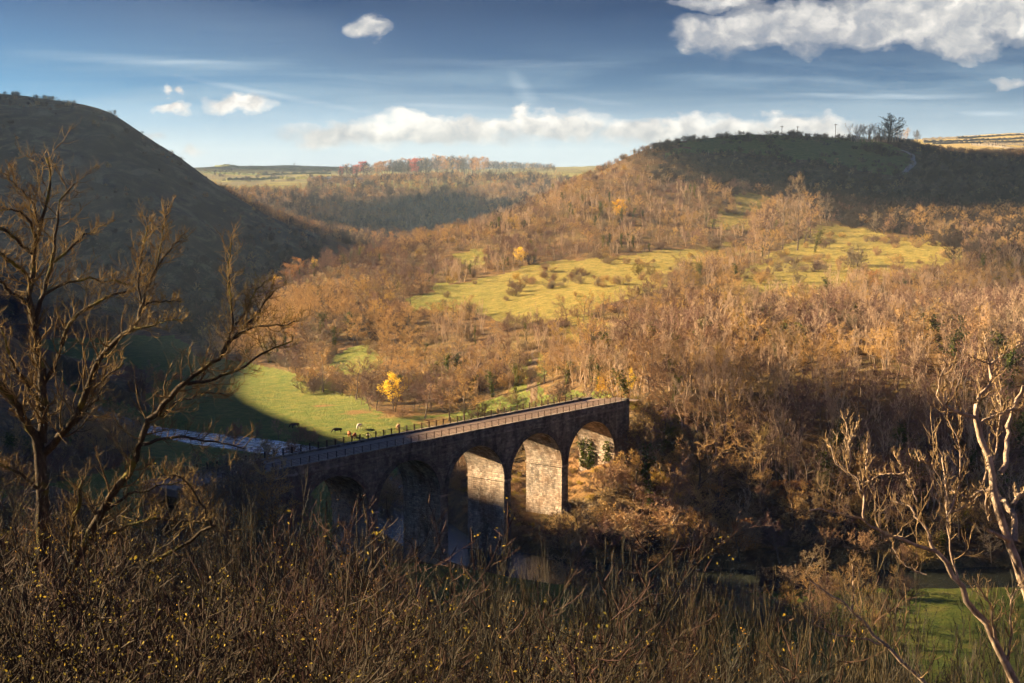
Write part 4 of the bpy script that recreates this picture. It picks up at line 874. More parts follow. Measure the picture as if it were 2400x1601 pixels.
for s_ in range(3): KINDS['tangle%d' % s_] = make_kind('tangle', 220+s_, h=5, stems=9, lean=.4, first=(9, .1, 1., 40, 14, .5, .35), second=(8, .1, 1., 36, 14, .55), third=(8, .1, 1., 34, 15, .55), trop=(.06, .16, .14, .12), jit=(.06, .09, .09, .10), r0=.032, tw=.0045, twig=(m_twn, m_tw3, m_tw2)[s_], bark=m_brk, base_spread=.6, spread=.5, sides=(6, 4, 3), leaf=m_olv2, leafn=((.28, .03, .08)[s_], .020, .06))
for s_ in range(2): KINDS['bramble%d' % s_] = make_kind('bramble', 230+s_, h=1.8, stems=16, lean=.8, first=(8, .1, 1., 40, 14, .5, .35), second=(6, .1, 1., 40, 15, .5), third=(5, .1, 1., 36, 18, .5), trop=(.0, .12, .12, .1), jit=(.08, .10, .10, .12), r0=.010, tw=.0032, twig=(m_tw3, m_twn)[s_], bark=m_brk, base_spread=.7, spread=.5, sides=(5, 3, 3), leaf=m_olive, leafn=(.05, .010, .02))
for k in list(KINDS):
    if not hasattr(KINDS[k], 'whole'): KINDS[k].whole = None
NEAR = []
SKYX = [0, 300, 480, 600, 690, 850, 1000, 1100, 1250, 1500, 1620, 1900, 2050, 2150, 2351]
SKYV = [1050, 1110, 1090, 1050, 1185, 1265, 1285, 1315, 1305, 1290, 1345, 1400, 1400, 1330, 1290]
def near_put(x, y, kinds, hmin, hmax, slack):
    if y < 62 and x < -2 and float(vn(np.array([x/(y*.11)]), np.array([y/7.]), 91)[0]) < -.17: return
    z = float(height(np.array([x]), np.array([y]))[0]); px, _ = proj(np.array([x, y, z])); px /= K2
    top = float(np.interp(px, SKYX, SKYV)); zt = CAMZ-(top+abs(rngw.normal())*slack-423)*y/3429.
    h = min(zt-z, hmax*rngw.uniform(.8, 1.1))
    if h < hmin: return
    k = kinds[rngw.integers(len(kinds))]; s = h/KINDS[k].h
    NEAR.append((x, y, z, k, s*rngw.uniform(.85, 1.15), s, rngw.uniform(0, 6.28)))
def near_band(y0, y1, sp, kinds, hmin, hmax, slack, lo=-.36, hi=.36):
    y = y0
    while y < y1:
        x = lo*y-2
        while x < hi*y+2:
            near_put(x+rngw.uniform(-.5, .5)*sp, y+rngw.uniform(-.5, .5)*sp, kinds, hmin, hmax, slack); x += sp
        y += sp
SH = ['shoot%d' % i for i in range(4)]; TG = ['tangle%d' % i for i in range(3)]; BR = ['bramble0', 'bramble1']
rngw = np.random.default_rng(23)
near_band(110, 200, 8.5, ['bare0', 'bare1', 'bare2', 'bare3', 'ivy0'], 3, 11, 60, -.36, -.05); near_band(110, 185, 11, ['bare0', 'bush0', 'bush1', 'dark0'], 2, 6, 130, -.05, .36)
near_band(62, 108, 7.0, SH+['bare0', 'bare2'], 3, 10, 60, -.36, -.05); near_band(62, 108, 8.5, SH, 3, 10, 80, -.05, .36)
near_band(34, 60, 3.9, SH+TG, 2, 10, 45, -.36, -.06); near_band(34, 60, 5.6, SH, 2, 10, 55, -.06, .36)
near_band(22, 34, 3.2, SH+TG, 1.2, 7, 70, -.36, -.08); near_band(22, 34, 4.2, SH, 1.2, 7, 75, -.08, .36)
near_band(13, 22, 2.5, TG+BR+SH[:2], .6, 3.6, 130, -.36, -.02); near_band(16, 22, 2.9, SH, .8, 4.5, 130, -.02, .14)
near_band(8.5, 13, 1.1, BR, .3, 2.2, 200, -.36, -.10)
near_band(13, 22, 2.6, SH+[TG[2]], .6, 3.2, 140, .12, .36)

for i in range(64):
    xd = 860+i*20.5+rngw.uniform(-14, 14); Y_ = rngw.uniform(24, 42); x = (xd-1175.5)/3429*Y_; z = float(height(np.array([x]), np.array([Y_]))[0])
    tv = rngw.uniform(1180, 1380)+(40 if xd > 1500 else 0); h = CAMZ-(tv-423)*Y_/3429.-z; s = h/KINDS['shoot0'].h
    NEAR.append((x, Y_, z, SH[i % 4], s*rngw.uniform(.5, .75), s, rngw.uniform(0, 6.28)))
# ---------------------------------------------------------------- link plants
def link_plants():
    tr = [t for t in TREES]
    byk = {}
    for t in tr:
        x, y, z, k, sx, sz, rot = t; u, v = proj(np.array([x, y, z+2])); 
        vis = -60 < u < 2460 and v < 1700
        byk.setdefault(ktxt(k)[0], []).append(((KINDS[k].h*sz/y) if vis else 0, t))
    stuff = []
    for nm, L in byk.items():
        L.sort(key=lambda q: -q[0]); n_used = sum(1 for s in SPECIAL if s[7] == nm)
        lim = max(0, 285-n_used-sum(1 for s in NEAR if ktxt(s[3])[0] == nm))
        if nm in ('bush', 'dark_bush', 'bare_tree', 'slender_tree'): lim = min(lim, 240)
        for sc_, t in L[:lim]:
            if sc_ <= 0: stuff.append(t); continue
            wtxt = where(t[0], t[1], t[2]+2); _, lab, cat = ktxt(t[3])
            add_tree(*t, nm, SIZEW(t[3], t[5])+lab+' '+wtxt, cat, cat+'es' if 0 else nm.replace('_', ' ')+' group '+wtxt)
        stuff += [t for _, t in L[lim:]]
    P = [(t[0], t[1], t[2]-.1) for t in stuff]
    scatter_gn('woodland', P, [PROTO_IDX[t[3]] for t in stuff], [(t[4], t[4], t[5]) for t in stuff], [(0, 0, t[6]) for t in stuff],
               'mass of bare brown woodland and scrub covering the hillsides', 'woodland')
    for s in SPECIAL: add_tree(*s)
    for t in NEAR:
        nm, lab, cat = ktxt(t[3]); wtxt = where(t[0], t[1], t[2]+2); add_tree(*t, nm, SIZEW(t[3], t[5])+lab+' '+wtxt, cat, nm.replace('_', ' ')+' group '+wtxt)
    print('TREES', len(tr), 'special', len(SPECIAL), 'near', len(NEAR), 'stuff', len(stuff))
link_plants()

# ---------------------------------------------------------------- the two traced foreground trees
def limb_tree(name, label, base_depth, strokes, seed, barkm, twigm, spec, mossm=None, leafm=None):
    rng = np.random.default_rng(seed); done = []; mats = (barkm, twigm)
    def depth_near(p):
        best = None
        for pts, dep, _w in done:
            d = np.hypot(pts[:,0]-p[0], pts[:,1]-p[1]); i = int(d.argmin())
            if best is None or d[i] < best[0]: best = (d[i], dep[i])
        return best[1]
    RP, RR, thick = [], [], []
    for st in strokes:
        pts = np.array(st[0], float); w0, w1, dd = st[1:4]
        L_ = np.concatenate([[0], np.cumsum(np.hypot(*np.diff(pts, axis=0).T))]); t = np.linspace(0, L_[-1], 14)
        q = np.stack([np.interp(t, L_, pts[:,0]), np.interp(t, L_, pts[:,1])], -1)
        # rounder path with a little gnarl
        q[1:-1] = (q[:-2]+2*q[1:-1]+q[2:])/4; q[1:] += rng.standard_normal((13, 2))*min(2.5, L_[-1]*.012)
        d0 = base_depth if not done else depth_near(pts[0]); dep = d0+dd*np.linspace(0, 1, 14)**1.1
        done.append((q, dep, w0))
        W3 = np.array([at(a, b, c) for (a, b), c in zip(q, dep)]); r = np.linspace(w0, w1, 14)/2*dep/FPX
        RP.append(W3); RR.append(r); thick.append(w0)
    RP = np.array(RP); RR = np.array(RR); thick = np.array(thick)
    base = RP[0][0].copy(); root = empty(name, tuple(base)); tag(root, label, 'tree')
    RP = RP-base
    big = thick >= spec['trunk_w']
    V, Q = tubes(RP[big], RR[big], 10); obj('trunk', mesh_from('trunk', V, Q, None, [barkm], True), root)
    for i in np.where(~big)[0]:
        V, Q = tubes(RP[i:i+1], RR[i:i+1], 7); obj('branch', mesh_from('branch', V, Q, None, [barkm], True), root)
    src = thick < spec.get('twig_from', 99)
    RR *= .74
    P1, R1 = spawn(rng, RP[src], RR[src], spec['n1'], .10, 1., 52, 16, .30, .40, spec['trop'], .20, 7, .3, .35, spec['tw']*1.4)
    P2, R2 = spawn(rng, P1, R1, spec['n2'], .12, 1., 48, 14, .50, .6, spec['trop'], .16, 5, .3, .4, spec['tw'])
    P3, R3 = spawn(rng, P2, R2, 2, .2, 1., 46, 12, .5, .7, spec['trop'], .14, 4, .3, .5, spec['tw']*.65, keep=.7)
    V, Q = join([tubes(P1, R1, 5), tubes(P2, R2, 4), tubes(P3, R3, 3)])
    obj('crown', mesh_from('crown', V, Q, None, [twigm], True), root)
    return root, RP, RR, P3, base
m_tree_l, n, p = new_mat('mossy_bark'); tc = n.n('ShaderNodeTexCoord').outputs['Object']
c = n.ramp(n.noise(n.mapping(tc, scale=(1, 1, .35)), 14, 6, .7), [(0.3, (0.022, 0.018, 0.013)), (0.55, (0.055, 0.043, 0.03)), (0.75, (0.13, 0.11, 0.075))])
c = n.mix(n.ramp(n.noise(tc, 1.7, 5, .6), [(0.52, 0.0), (0.64, 0.85)]), c, (0.16, 0.15, 0.02))
n.l(c, p.inputs['Base Color']); bp = n.n('ShaderNodeBump'); bp.inputs['Distance'].default_value = .03; n.l(n.noise(tc, 22, 5, .7), bp.inputs['Height']); n.l(bp.outputs[0], p.inputs['Normal'])
m_tree_r, n, p = new_mat('pale_bark'); tc = n.n('ShaderNodeTexCoord').outputs['Object']
c = n.ramp(n.noise(n.mapping(tc, scale=(1, 1, .4)), 9, 6, .7), [(0.32, (0.12, 0.09, 0.07)), (0.5, (0.34, 0.27, 0.21)), (0.7, (0.55, 0.46, 0.37))])
n.l(c, p.inputs['Base Color']); bp = n.n('ShaderNodeBump'); bp.inputs['Distance'].default_value = .03; n.l(n.noise(tc, 16, 5, .7), bp.inputs['Height']); n.l(bp.outputs[0], p.inputs['Normal'])
m_twr, n, p = new_mat('pale_ochre_twigs'); n.l(n.ramp(n.noise(n.n('ShaderNodeTexCoord').outputs['Object'], 1.6, 4), [(0.35, (0.16, 0.11, 0.06)), (0.55, (0.30, 0.22, 0.12)), (0.7, (0.42, 0.34, 0.24))]), p.inputs['Base Color'])
m_twl, n, p = new_mat('ochre_twigs'); n.l(n.ramp(n.noise(n.n('ShaderNodeTexCoord').outputs['Object'], 1.6, 4), [(0.35, (0.09, 0.062, 0.03)), (0.55, (0.19, 0.135, 0.05)), (0.7, (0.32, 0.24, 0.10))]), p.inputs['Base Color'])
LS = [
 ([(135,1450),(128,1400),(107,1325),(101,1280),(100,1200),(101,1140),(94,1057),(87,1030)], 40, 27, .3),
 ([(100,1040),(105,989),(106,945),(98,885),(92,828),(80,770),(78,755)], 24, 18, .4),
 ([(78,755),(66,717),(67,675),(77,599),(84,560),(92,530),(108,480),(120,440),(112,373)], 16, 4, .5),
 ([(87,1030),(67,1003),(45,954),(9,909),(-25,870)], 20, 14, -.6),
 ([(80,765),(96,694),(111,656),(126,610),(130,541),(134,484),(152,452),(176,430)], 12, 3.5, .6),
 ([(126,615),(150,592),(172,576),(191,553),(222,537),(249,526)], 7, 3, .4),
 ([(84,560),(69,515),(50,495),(23,490),(0,492)], 8, 3, -.4),
 ([(92,535),(80,480),(60,455),(30,430),(8,405)], 8, 3, .4),
 ([(-15,528),(15,540),(38,564),(60,583),(77,597)], 9, 6, .2),
 ([(-15,585),(5,597),(31,618),(63,641),(70,660)], 10, 7, .2),
 ([(-15,640),(0,656),(23,683),(61,706),(66,720)], 9, 7, .2),
 ([(135,1450),(148,1383),(170,1329),(192,1294),(215,1240),(233,1213),(264,1155),(291,1119),(318,1079)], 24, 16, -.5),
 ([(318,1079),(331,1034),(353,985),(383,940),(440,893),(490,855),(516,836)], 17, 10, -.6),
 ([(516,836),(528,801),(551,752),(540,694),(536,640),(536,600),(543,572)], 9, 3, .4),
 ([(520,830),(566,775),(604,735),(627,702),(640,680)], 8, 3, .4),
 ([(551,760),(577,730),(597,680),(627,656)], 6, 3, .4),
 ([(440,900),(509,886),(566,863),(597,843),(631,817),(685,798)], 9, 3, -.5),
 ([(530,800),(566,775),(612,765),(669,761),(700,748)], 7, 2.5, -.5),
 ([(101,1065),(134,1030),(157,1007),(174,980),(192,945),(210,900),(230,840),(268,801),(318,763)], 19, 11, -.8),
 ([(318,763),(333,717),(348,668),(367,625),(398,587),(421,564)], 10, 3, .4),
 ([(333,720),(356,708),(383,706),(425,706)], 6, 2.5, .4),
 ([(306,770),(340,766),(363,763),(402,748),(428,752)], 6, 2.5, -.3),
 ([(103,900),(134,847),(155,790),(168,748),(214,713),(268,687),(318,679)], 12, 4.5, .7),
 ([(105,690),(130,672),(161,664),(203,652),(250,658),(300,668)], 8, 3.5, .5),
 ([(330,720),(321,648),(329,610),(340,560),(344,515)], 6, 2.5, .3),
 ([(367,628),(379,560),(384,525),(396,488)], 5, 2, .3),
 ([(170,1320),(168,1240),(179,1204),(188,1168),(192,1128)], 13, 8, -.7),
 ([(140,1440),(183,1405),(246,1365),(313,1334),(380,1307),(429,1276),(483,1240),(501,1231)], 15, 7, -1.2),
 ([(495,1232),(480,1195),(465,1168),(429,1119),(371,1110)], 6, 3, -.3),
 ([(215,1260),(286,1244),(335,1217),(380,1216),(425,1220),(492,1231)], 9, 4, .6),
 ([(107,1330),(89,1329),(54,1294),(0,1273),(-20,1268)], 11, 8, -.5),
 ([(95,1150),(85,1141),(54,1115),(0,1088),(-15,1080)], 8, 6, -.5),
 ([(331,1043),(371,1030),(425,1025),(492,1034),(537,1039),(577,1056)], 9, 3, .6),
 ([(353,985),(400,960),(450,925),(490,920),(540,930)], 7, 2.5, .6),
 ([(240,1200),(300,1160),(340,1150),(400,1130),(450,1135)], 8, 3, .6),
 ([(160,1000),(190,985),(230,930),(250,880),(290,850)], 8, 3, .6),
 ([(105,960),(60,900),(30,850),(10,800),(0,760)], 10, 4, -.6),
]
limb_tree('foreground_tree', 'large bare mossy-barked tree with many spreading limbs in the left foreground', 23.0, LS, 5, m_tree_l, m_twl,
          dict(trunk_w=18, n1=20, n2=7, trop=.17, tw=.0048, twig_from=25))
def c4(L): return [(1900+x/1.842, 750+y/1.842) for x, y in L]
RS = [
 (c4([(1010,1420),(960,1260),(921,1160),(890,1070),(878,980),(862,920),(825,870),(785,800),(800,690),(775,600),(740,500),(715,430)]), 26, 15, .3),
 (c4([(715,430),(705,370),(735,325),(775,290),(780,240),(772,195),(760,130),(757,72)]), 12, 3.5, .3),
 (c4([(774,195),(820,160),(860,125),(925,98)]), 5, 3, .3), (c4([(770,190),(720,170),(675,150)]), 5, 2.5, -.3),
 (c4([(880,960),(880,860),(835,785),(800,740)]), 17, 12, .5), (c4([(872,800),(895,760),(935,735)]), 12, 9, .4),
 (c4([(820,660),(850,620),(845,560),(850,490),(865,410),(880,350),(930,298)]), 14, 7, .5),
 (c4([(790,730),(730,738),(690,768),(650,755),(610,737)]), 10, 4, .4),
 (c4([(710,420),(650,400),(590,372),(550,350),(548,280),(555,240),(598,212),(578,172)]), 9, 3, -.3),
 (c4([(720,450),(780,420),(850,392),(930,385)]), 7, 5, .3), (c4([(865,955),(800,925),(755,903)]), 13, 7, -.5), (c4([(775,865),(755,800),(762,750)]), 8, 5, -.3),
 (c4([(960,1700),(880,1568),(850,1500),(800,1410),(765,1320),(700,1250),(660,1180),(635,1120),(590,1070),(540,1000)]), 25, 11, .2),
 (c4([(540,1000),(515,950),(500,890),(445,852),(435,797),(395,790),(340,786)]), 9, 3, .4), (c4([(460,785),(440,720),(405,660),(380,610),(352,568)]), 5, 2.5, .3), (c4([(405,660),(380,665),(310,665),(235,702)]), 5, 2.5, .3),
 (c4([(540,1000),(450,965),(340,930),(270,890),(160,845),(60,815),(0,822)]), 9, 3, -.6),
 (c4([(235,870),(230,780),(225,710),(180,680),(110,620),(83,530)]), 6, 2.5, .3), (c4([(225,710),(238,640),(245,530)]), 5, 2.5, .2), (c4([(160,645),(175,590),(155,500),(150,420)]), 4.5, 2, .2), (c4([(150,570),(185,500),(200,440)]), 3.5, 2, .2), (c4([(240,610),(262,585)]), 4, 2, 0), (c4([(110,620),(130,580)]), 4, 2, 0),
 (c4([(560,1640),(450,1530),(370,1450),(300,1390),(240,1320),(170,1250),(80,1180),(-10,1130)]), 12, 4, .4), (c4([(180,1250),(185,1150),(180,1030)]), 5, 2.5, .3),
 (c4([(850,1490),(865,1300),(870,1180),(905,1130)]), 7, 3, -.3), (c4([(800,1410),(780,1250),(745,1180),(700,1120)]), 6, 3, -.3), (c4([(660,1180),(600,1000),(590,850),(585,700),(575,560)]), 6, 2.5, .5),
 (c4([(590,850),(640,740),(650,620),(640,520),(600,440)]), 5, 2.5, .3), (c4([(570,700),(520,620),(440,605)]), 4, 2, -.3), (c4([(735,730),(760,660),(800,560),(820,450),(825,280)]), 5, 2.5, .4),
 (c4([(590,840),(680,800),(740,745)]), 5, 3, .2), (c4([(300,1400),(200,1370),(100,1360),(0,1300)]), 5, 2.5, -.4), (c4([(500,1100),(400,1060),(350,980)]), 4, 2, .3),
]
limb_tree('foreground_tree', 'pale smooth-barked leafless tree with twisted limbs at the right border of the foreground', 20.0, RS, 9, m_tree_r, m_twr,
          dict(trunk_w=14, n1=10, n2=5, trop=.30, tw=.0058, twig_from=13))

# ivy on the right abutment
for i, (a, b, z1, z0, wd, cnt) in enumerate(IVYSPOTS):
    rng = np.random.default_rng(300+i); C = np.stack([a-np.abs(rng.standard_normal(cnt))*.22, b+rng.standard_normal(cnt)*wd*.5, rng.uniform(z0, z1, cnt)], -1)
    V, Q = leaves(rng, C, .20, .12, 5); q = empty('ivy', vpos(0, 0, 0), math.atan2(VE[1], VE[0]))
    o = obj('foliage', mesh_from('foliage', V, Q, None, [m_ivy]), q); tag(q, ['broad green ivy curtain down the middle of the last arch abutment', 'thin ivy strand at the near edge of the last arch abutment', 'ivy hanging at the far edge of the last arch abutment'][i], 'ivy')
# ---------------------------------------------------------------- cattle
def make_cow():
    bm = [  # (name, xyz, radius) x forward
     ('rump', (-.78,0,1.12), .30), ('belly', (-.25,0,1.02), .38), ('chest', (.35,0,1.02), .37), ('withers', (.68,0,1.16), .28), ('neck', (.98,0,.98), .19), ('poll', (1.2,0,.62), .14), ('face', (1.33,0,.36), .10), ('muzzle', (1.40,0,.20), .085),
     ('tail1', (-1.04,0,1.18), .05), ('tail2', (-1.12,0,.75), .03), ('tail3', (-1.12,0,.45), .045)]
    V = [b[1] for b in bm]; Rr_ = [b[2] for b in bm]; E = [(0,1),(1,2),(2,3),(3,4),(4,5),(5,6),(6,7),(0,8),(8,9),(9,10)]
    for s in (-1, 1):
        i = len(V); V += [(-.80,.20*s,.92), (-.68,.22*s,.70), (-.86,.21*s,.42), (-.80,.21*s,.06)]; Rr_ += [.20,.13,.065,.07]; E += [(0,i),(i,i+1),(i+1,i+2),(i+2,i+3)]
        i = len(V); V += [(.48,.19*s,.80), (.50,.20*s,.45), (.48,.20*s,.06)]; Rr_ += [.15,.07,.07]; E += [(2,i),(i,i+1),(i+1,i+2)]
        i = len(V); V += [(1.14,.22*s,.68)]; Rr_ += [.035]; E += [(5,i)]
    me = bpy.data.meshes.new('cow'); me.from_pydata(V, E, []); me.materials.append(None)
    o = obj('cow', me); sk = o.modifiers.new('skin', 'SKIN'); ss = o.modifiers.new('sub', 'SUBSURF'); ss.levels = 1; ss.render_levels = 1
    if not me.skin_vertices: me.skin_vertices.new() if hasattr(me.skin_vertices, 'new') else None
    for sv, r in zip(me.skin_vertices[0].data, Rr_): sv.radius = (r, r)
    me.skin_vertices[0].data[0].use_root = True
    return o
def hide_mat(nm, c):
    m, n, p = new_mat(nm); n.l(n.mix(n.ramp(n.noise(n.n('ShaderNodeTexCoord').outputs['Object'], 1.6, 3), [(0.45, 0.0), (0.6, 1.0)]), c, tuple(x*.7 for x in c)), p.inputs['Base Color']); return m
def cow_mesh():
    o = make_cow(); dg = bpy.context.evaluated_depsgraph_get(); me = bpy.data.meshes.new_from_object(o.evaluated_get(dg)); bpy.data.objects.remove(o); 
    me.name = 'cow'; me.polygons.foreach_set('use_smooth', [True]*len(me.polygons)); return me
cme = cow_mesh()
COWS = [((502+35*0, 331), 250, (0.75,0.70,0.62), 'white cow grazing on the lit meadow, casting a shadow to the right'), ((367,358), 185, (0.03,0.025,0.02), 'black cow grazing side-on on the meadow left of the viaduct railing'),
        ((106,327), 200, (0.04,0.03,0.025), 'dark cow furthest left in the shaded part of the meadow'), ((440,382), 100, (0.28,0.10,0.04), 'reddish brown cow standing right of the black cow'), ((473,393), 80, (0.20,0.07,0.03), 'brown cow half behind the first railing posts, beside the reddish cow'),
        ((740,340), 80, (0.55,0.33,0.20), 'fawn cow behind the far railing furthest right of the herd'), ((560,381), 150, (0.5,0.42,0.36), 'pale calf lying low behind the far railing')]
for (pxy, rz, colr, lab) in COWS:
    x, y, z = hit((650+pxy[0]/2.612)/K2, (880+pxy[1]/2.612)/K2, 300.)
    o = obj('cow', cme.copy(), None, (x, y, z-.04)); o.data.materials.clear(); o.data.materials.append(hide_mat('hide', colr)); o.rotation_euler = (0, 0, R(rz)); s = .6 if 'calf' in lab else 1.15; o.scale = (s, s, s)
    tag(o, lab, 'cow', 'cattle on the meadow')

# ---------------------------------------------------------------- utility poles, walls, farm
m_wood, n, p = new_mat('pole_wood'); p.inputs['Base Color'].default_value = (0.11, 0.09, 0.075, 1)
for i, (a, b, t, lab) in enumerate([(1795,309,298,'shortest and leftmost utility pole on the hilltop skyline'),(1831,310,294,'second utility pole from the left on the hilltop skyline'),(1875,312,290,'third utility pole from the left on the hilltop skyline'),(1918,314,288,'fourth utility pole on the skyline, nearest the copse'),(2110,352,328,'pale utility pole below the copse beside the hill path')]):
    x, y, z = hit(a, b+2, 900.); h = max(7., (b+5-t)/3429.*y); r = empty('utility_pole', (x, y, z-.3)); tag(r, lab, 'pole', 'utility poles on the hill')
    mb = MB(); mb.box(-.16, .16, -.16, .16, 0, h+.3); mb.build('pole', m_wood, r)
    mb = MB(); mb.box(-1.2, 1.2, -.22, -.165, h-.5, h-.25); mb.build('crossarm', m_wood, r)
    mb = MB()
    for q in (-1.05, 0, 1.05): mb.box(q-.06, q+.06, -.25, -.13, h-.25, h-.02)
    mb.build('insulators', m_cop, r)
m_wall, n, p = new_mat('drystone'); n.l(n.ramp(n.noise(n.n('ShaderNodeTexCoord').outputs['Object'], .8, 5), [(0.35, (0.06, 0.055, 0.045)), (0.65, (0.18, 0.16, 0.13))]), p.inputs['Base Color'])
def wall_line(ptsd, y0, hgt, thick, label, name='field_wall', cat='wall', mat=None, n_=60):
    pts = [hit(a, b, y0) for a, b in ptsd]; P = np.array(pts)[:, :2]; L_ = np.concatenate([[0], np.cumsum(np.hypot(*np.diff(P, axis=0).T))])
    t = np.linspace(0, L_[-1], n_); q = np.stack([np.interp(t, L_, P[:,0]), np.interp(t, L_, P[:,1])], -1); z = height(q[:,0], q[:,1])
    tan = np.gradient(q, axis=0); nn = unit(np.stack([-tan[:,1], tan[:,0]], -1)); V = []; Q = []
    for i in range(n_):
        hh = hgt*(1+.25*math.sin(i*1.7)+.15*math.sin(i*4.1)); th_ = thick*(1+.2*math.sin(i*2.3))
        for s, zz in ((-1, -.6), (-.8, hh), (.8, hh), (1, -.6)): V.append((q[i,0]+nn[i,0]*s*th_/2, q[i,1]+nn[i,1]*s*th_/2, z[i]+zz))
        if i:
            b = 4*i
            for k in range(3): Q.append((b-4+k, b-3+k, b+1+k, b+k))
    o = obj(name, mesh_from(name, V, Q+[(0,1,2,3), (len(V)-1, len(V)-2, len(V)-3, len(V)-4)], None, [mat or m_wall])); tag(o, label, cat); return o
for i, (L_, lab) in enumerate([([(2118,322),(2200,318),(2280,314),(2351,311)], 'highest dark field wall on the far right golden hill'), ([(2120,327),(2220,325),(2351,318)], 'second dark wall line below the crest of the golden hill'), ([(2140,332),(2200,330),(2351,326)], 'third wall line across the far golden fields'),
                               ([(2230,334),(2290,338),(2351,345)], 'slanting field wall falling to the right on the golden hill'), ([(2260,331),(2351,335)], 'short wall line at the right border of the golden hill')]):
    wall_line(L_, 1700., 2.6, 3.0, lab, 'field_wall', 'wall', m_wall)
for i, (L_, lab) in enumerate([([(450,384),(560,388),(700,392),(790,390)], 'long dark hedge below the far skyline at the valley mouth'), ([(470,398),(600,402),(760,400)], 'dark hedge across the middle of the far fields'), ([(520,414),(640,410),(740,412)], 'hedge between the two bright strips of the far fields')]):
    wall_line(L_, 1900., 3.5, 6.0, lab, 'hedge', 'hedge', m_ivy)
# path up the round hill and track on the lit slope
def track(ptsd, y0, half, mat, name):
    pts = np.array([hit(a, b, y0) for a, b in ptsd])[:, :2]; L_ = np.concatenate([[0], np.cumsum(np.hypot(*np.diff(pts, axis=0).T))]); t = np.linspace(0, L_[-1], 90)
    q = np.stack([np.interp(t, L_, pts[:,0]), np.interp(t, L_, pts[:,1])], -1); tan = np.gradient(q, axis=0); nn = unit(np.stack([-tan[:,1], tan[:,0]], -1)); V = []; Q = []
    offs = np.linspace(-half, half, 5); A = q[:,None,:]+nn[:,None,:]*offs[None,:,None]; Z = height(A[...,0], A[...,1])+.10
    V = np.concatenate([A, Z[...,None]], -1).reshape(-1, 3); i = np.arange(89)[:,None]*5+np.arange(4)[None,:]
    Q = np.stack([i, i+1, i+6, i+5], -1).reshape(-1, 4); tag(obj(name, mesh_from(name, V, Q, None, [mat], True)), kind='structure')
m_dirt, n, p = new_mat('trodden_earth'); n.l(n.ramp(n.noise(n.n('ShaderNodeTexCoord').outputs['Object'], 1.2, 5), [(0.35, (0.07, 0.05, 0.03)), (0.65, (0.15, 0.11, 0.07))]), p.inputs['Base Color'])
m_pale, n, p = new_mat('pale_gravel'); n.l(n.ramp(n.noise(n.n('ShaderNodeTexCoord').outputs['Object'], 1.2, 5), [(0.35, (0.22, 0.20, 0.18)), (0.65, (0.36, 0.33, 0.30))]), p.inputs['Base Color'])
track([(1224,925),(1226,890),(1222,860),(1228,830),(1226,805)], 300., .9, m_dirt, 'footpath'); track([(1212,900),(1218,870),(1216,840)], 300., .6, m_dirt, 'footpath')
track([(2070,345),(2095,358),(2098,375),(2080,395),(2060,405),(2040,412)], 880., 1.8, m_pale, 'hill_path')
def house(x, y, z, w_, d_, h_, rz, label, wallc, roofc, name='farm_building'):
    r = empty(name, (x, y, z-.5), rz); tag(r, label, 'building')
    m1, n, p = new_mat('render'); p.inputs['Base Color'].default_value = (*wallc, 1); m2, n, p = new_mat('roof'); p.inputs['Base Color'].default_value = (*roofc, 1)
    mb = MB(); mb.box(-w_/2, w_/2, -d_/2, d_/2, 0, h_+.5); mb.add([(-w_/2,-d_/2,h_+.5),(-w_/2,d_/2,h_+.5),(-w_/2,0,h_+d_*.35+.5),(w_/2,-d_/2,h_+.5),(w_/2,d_/2,h_+.5),(w_/2,0,h_+d_*.35+.5)], None, [(0,2,1),(3,4,5)]); mb.build('wall', m1, r)
    mb = MB(); e = .4
    mb.add([(-w_/2-e,-d_/2-e,h_+.3),(w_/2+e,-d_/2-e,h_+.3),(w_/2+e,0,h_+d_*.35+.62),(-w_/2-e,0,h_+d_*.35+.62),(-w_/2-e,d_/2+e,h_+.3),(w_/2+e,d_/2+e,h_+.3)], [(0,1,2,3),(3,2,5,4)]); mb.build('roof', m2, r)
    mb = MB()
    for q in np.linspace(-w_*.36, w_*.36, 4): mb.box(q-.5, q+.5, -d_/2-.05, -d_/2+.02, h_*.35+.5, h_*.75+.5)
    mb.build('window', m_iron, r)
for a, b, w_, lab, wc, rc in [(738,418,22,'long pale farm shed on the far plateau edge',(.55,.55,.55),(.35,.37,.4)), (752,419,14,'white farm building right of the long pale shed',(.7,.7,.68),(.3,.32,.35)), (800,423,16,'grey farmhouse on the plateau edge under the red trees',(.4,.38,.35),(.2,.2,.22)), (826,421,10,'small pale house right of the grey farmhouse',(.6,.58,.52),(.22,.2,.2)), (722,417,12,'leftmost pale shed of the far farm',(.6,.6,.6),(.4,.4,.42))]:
    x, y, z = hit(a, b, 1500.); clear(x, y, 5); house(x, y, z, w_, 9, 4.5, .15, lab, wc, rc)

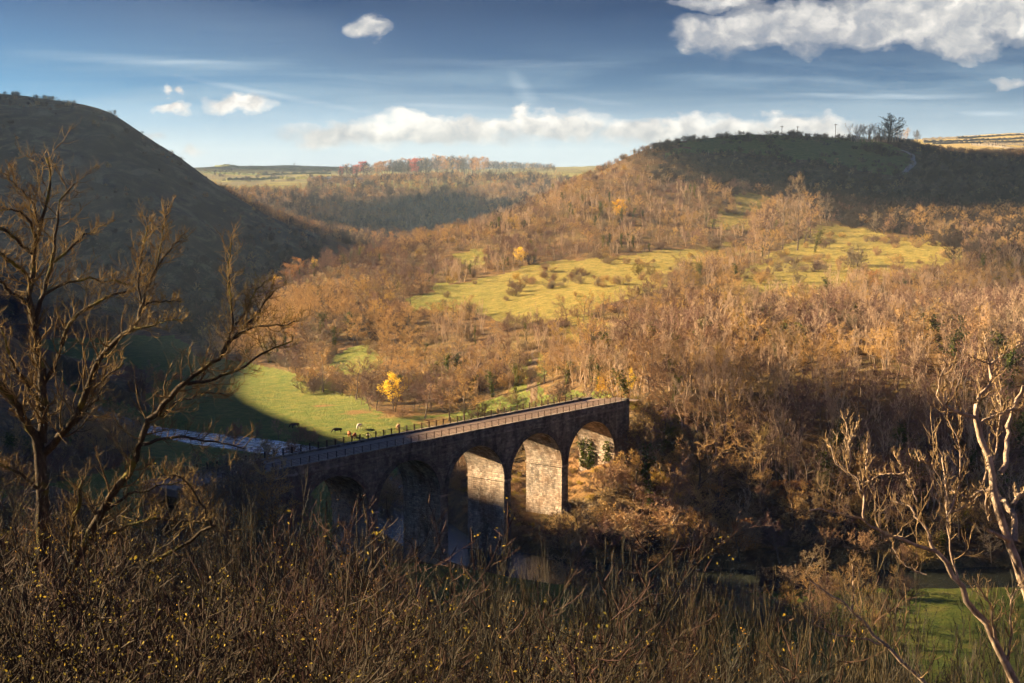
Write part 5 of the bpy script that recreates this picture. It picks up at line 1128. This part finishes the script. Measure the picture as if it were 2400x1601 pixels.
def make_shade_cloud(cx, cy, cz, rx, ry, rz_, seed, n_, label, thin=.12):  # lumpy meshes kept out of view, added to cast shade on the land
    rng = np.random.default_rng(seed); mb = MB(); import bmesh
    bm = bmesh.new(); bmesh.ops.create_icosphere(bm, subdivisions=3, radius=1.0); IV = np.array([v.co[:] for v in bm.verts]); IT = np.array([[v.index for v in f.verts] for f in bm.faces]); bm.free()
    for i in range(n_):
        a = rng.uniform(0, 6.28); q = math.sqrt(rng.random())*.82; r = rng.uniform(.22, .4)*(1.15-.5*q)
        V = IV*(1+.16*vn(IV[:,0]*2.3+i, IV[:,1]*2.3+IV[:,2]*1.7, seed)[:,None])*np.array([r*rx*1.1, r*ry*1.1, rz_*(.55+.5*(1-q))])
        V[:,2] = np.maximum(V[:,2], -rz_*.35); mb.add(V+np.array([q*math.cos(a)*rx, q*math.sin(a)*ry, 0]), None, IT)
    m, n, p = new_mat('shade_cloud_white'); p.inputs['Base Color'].default_value = (.9, .9, .9, 1)
    tp = n.n('ShaderNodeBsdfTransparent'); mx = n.n('ShaderNodeMixShader'); mx.inputs[0].default_value = math.sqrt(math.sqrt(thin)); n.l(p.outputs[0], mx.inputs[1]); n.l(tp.outputs[0], mx.inputs[2]); n.l(mx.outputs[0], [q for q in n.t.nodes if q.type == 'OUTPUT_MATERIAL'][0].inputs[0])
    o = mb.build('shade_cloud', m, None, True); o.location = (cx, cy, cz); return tag(o, label, 'shade_cloud', kind='structure')
def shade_cloud_over(tau, s_, z0, zc, rtau, rs, rz_, seed, n_, label, thin=.06):  # sets an unseen cloud on the sun ray of the spot to darken
    k = (zc-z0)/math.tan(SUN_EL); t2 = tau-k
    px_, py_ = t2*.951+s_*.309, -t2*.309+s_*.951
    o = make_shade_cloud(0, 0, 0, rtau, rs, rz_, seed, n_, label, thin); o.location = (px_, py_, zc); o.rotation_euler = (0, 0, math.atan2(-.309, .951)); return o
shade_cloud_over(-15, 1000, 80, 560, 215, 225, 34, 3, 56, 'flat white cloud out of view, placed to shade the round hill', .5)
shade_cloud_over(120, 520, 35, 590, 130, 125, 26, 41, 40, 'thin broken cloud out of view, added to dim the right-hand wood', .38)
shade_cloud_over(-668, 1570, 50, 600, 170, 190, 30, 15, 40, 'flat cloud out of view, placed to shade the far valley side', .40)
shade_cloud_over(-1464, 2900, 95, 640, 300, 330, 34, 25, 40, 'distant flat cloud out of view, placed to shade the far plateau fields', .35)
shade_cloud_over(-560, 770, 70, 560, 130, 230, 30, 5, 46, 'flat white cloud out of view, added to darken the left hill')
shade_cloud_over(0, 90, 29, 540, 44, 135, 25, 31, 46, 'broken puffy cloud out of view, added to dapple the near slope with shade')
shade_cloud_over(30, 172, 6, 520, 36, 165, 18, 8, 46, 'small puffy cloud out of view, added to darken the river banks')
# ---------------------------------------------------------------- haze, below the unseen clouds added to shade the hills
mh = bpy.data.materials.new('haze'); mh.use_nodes = True; n = NT(mh.node_tree); out = n.n('ShaderNodeOutputMaterial'); pv = n.n('ShaderNodeVolumePrincipled')
pv.inputs['Color'].default_value = (0.48, 0.70, 1.0, 1); pv.inputs['Density'].default_value = 0.000075; pv.inputs['Anisotropy'].default_value = 0.1; n.l(pv.outputs[0], out.inputs['Volume'])
mb = MB(); mb.box(-6400, 6400, -6400, 6400, -8, 215); hz_o = mb.build('haze', mh); tag(hz_o, 'thin blue air haze filling the valley', 'haze', kind='stuff')
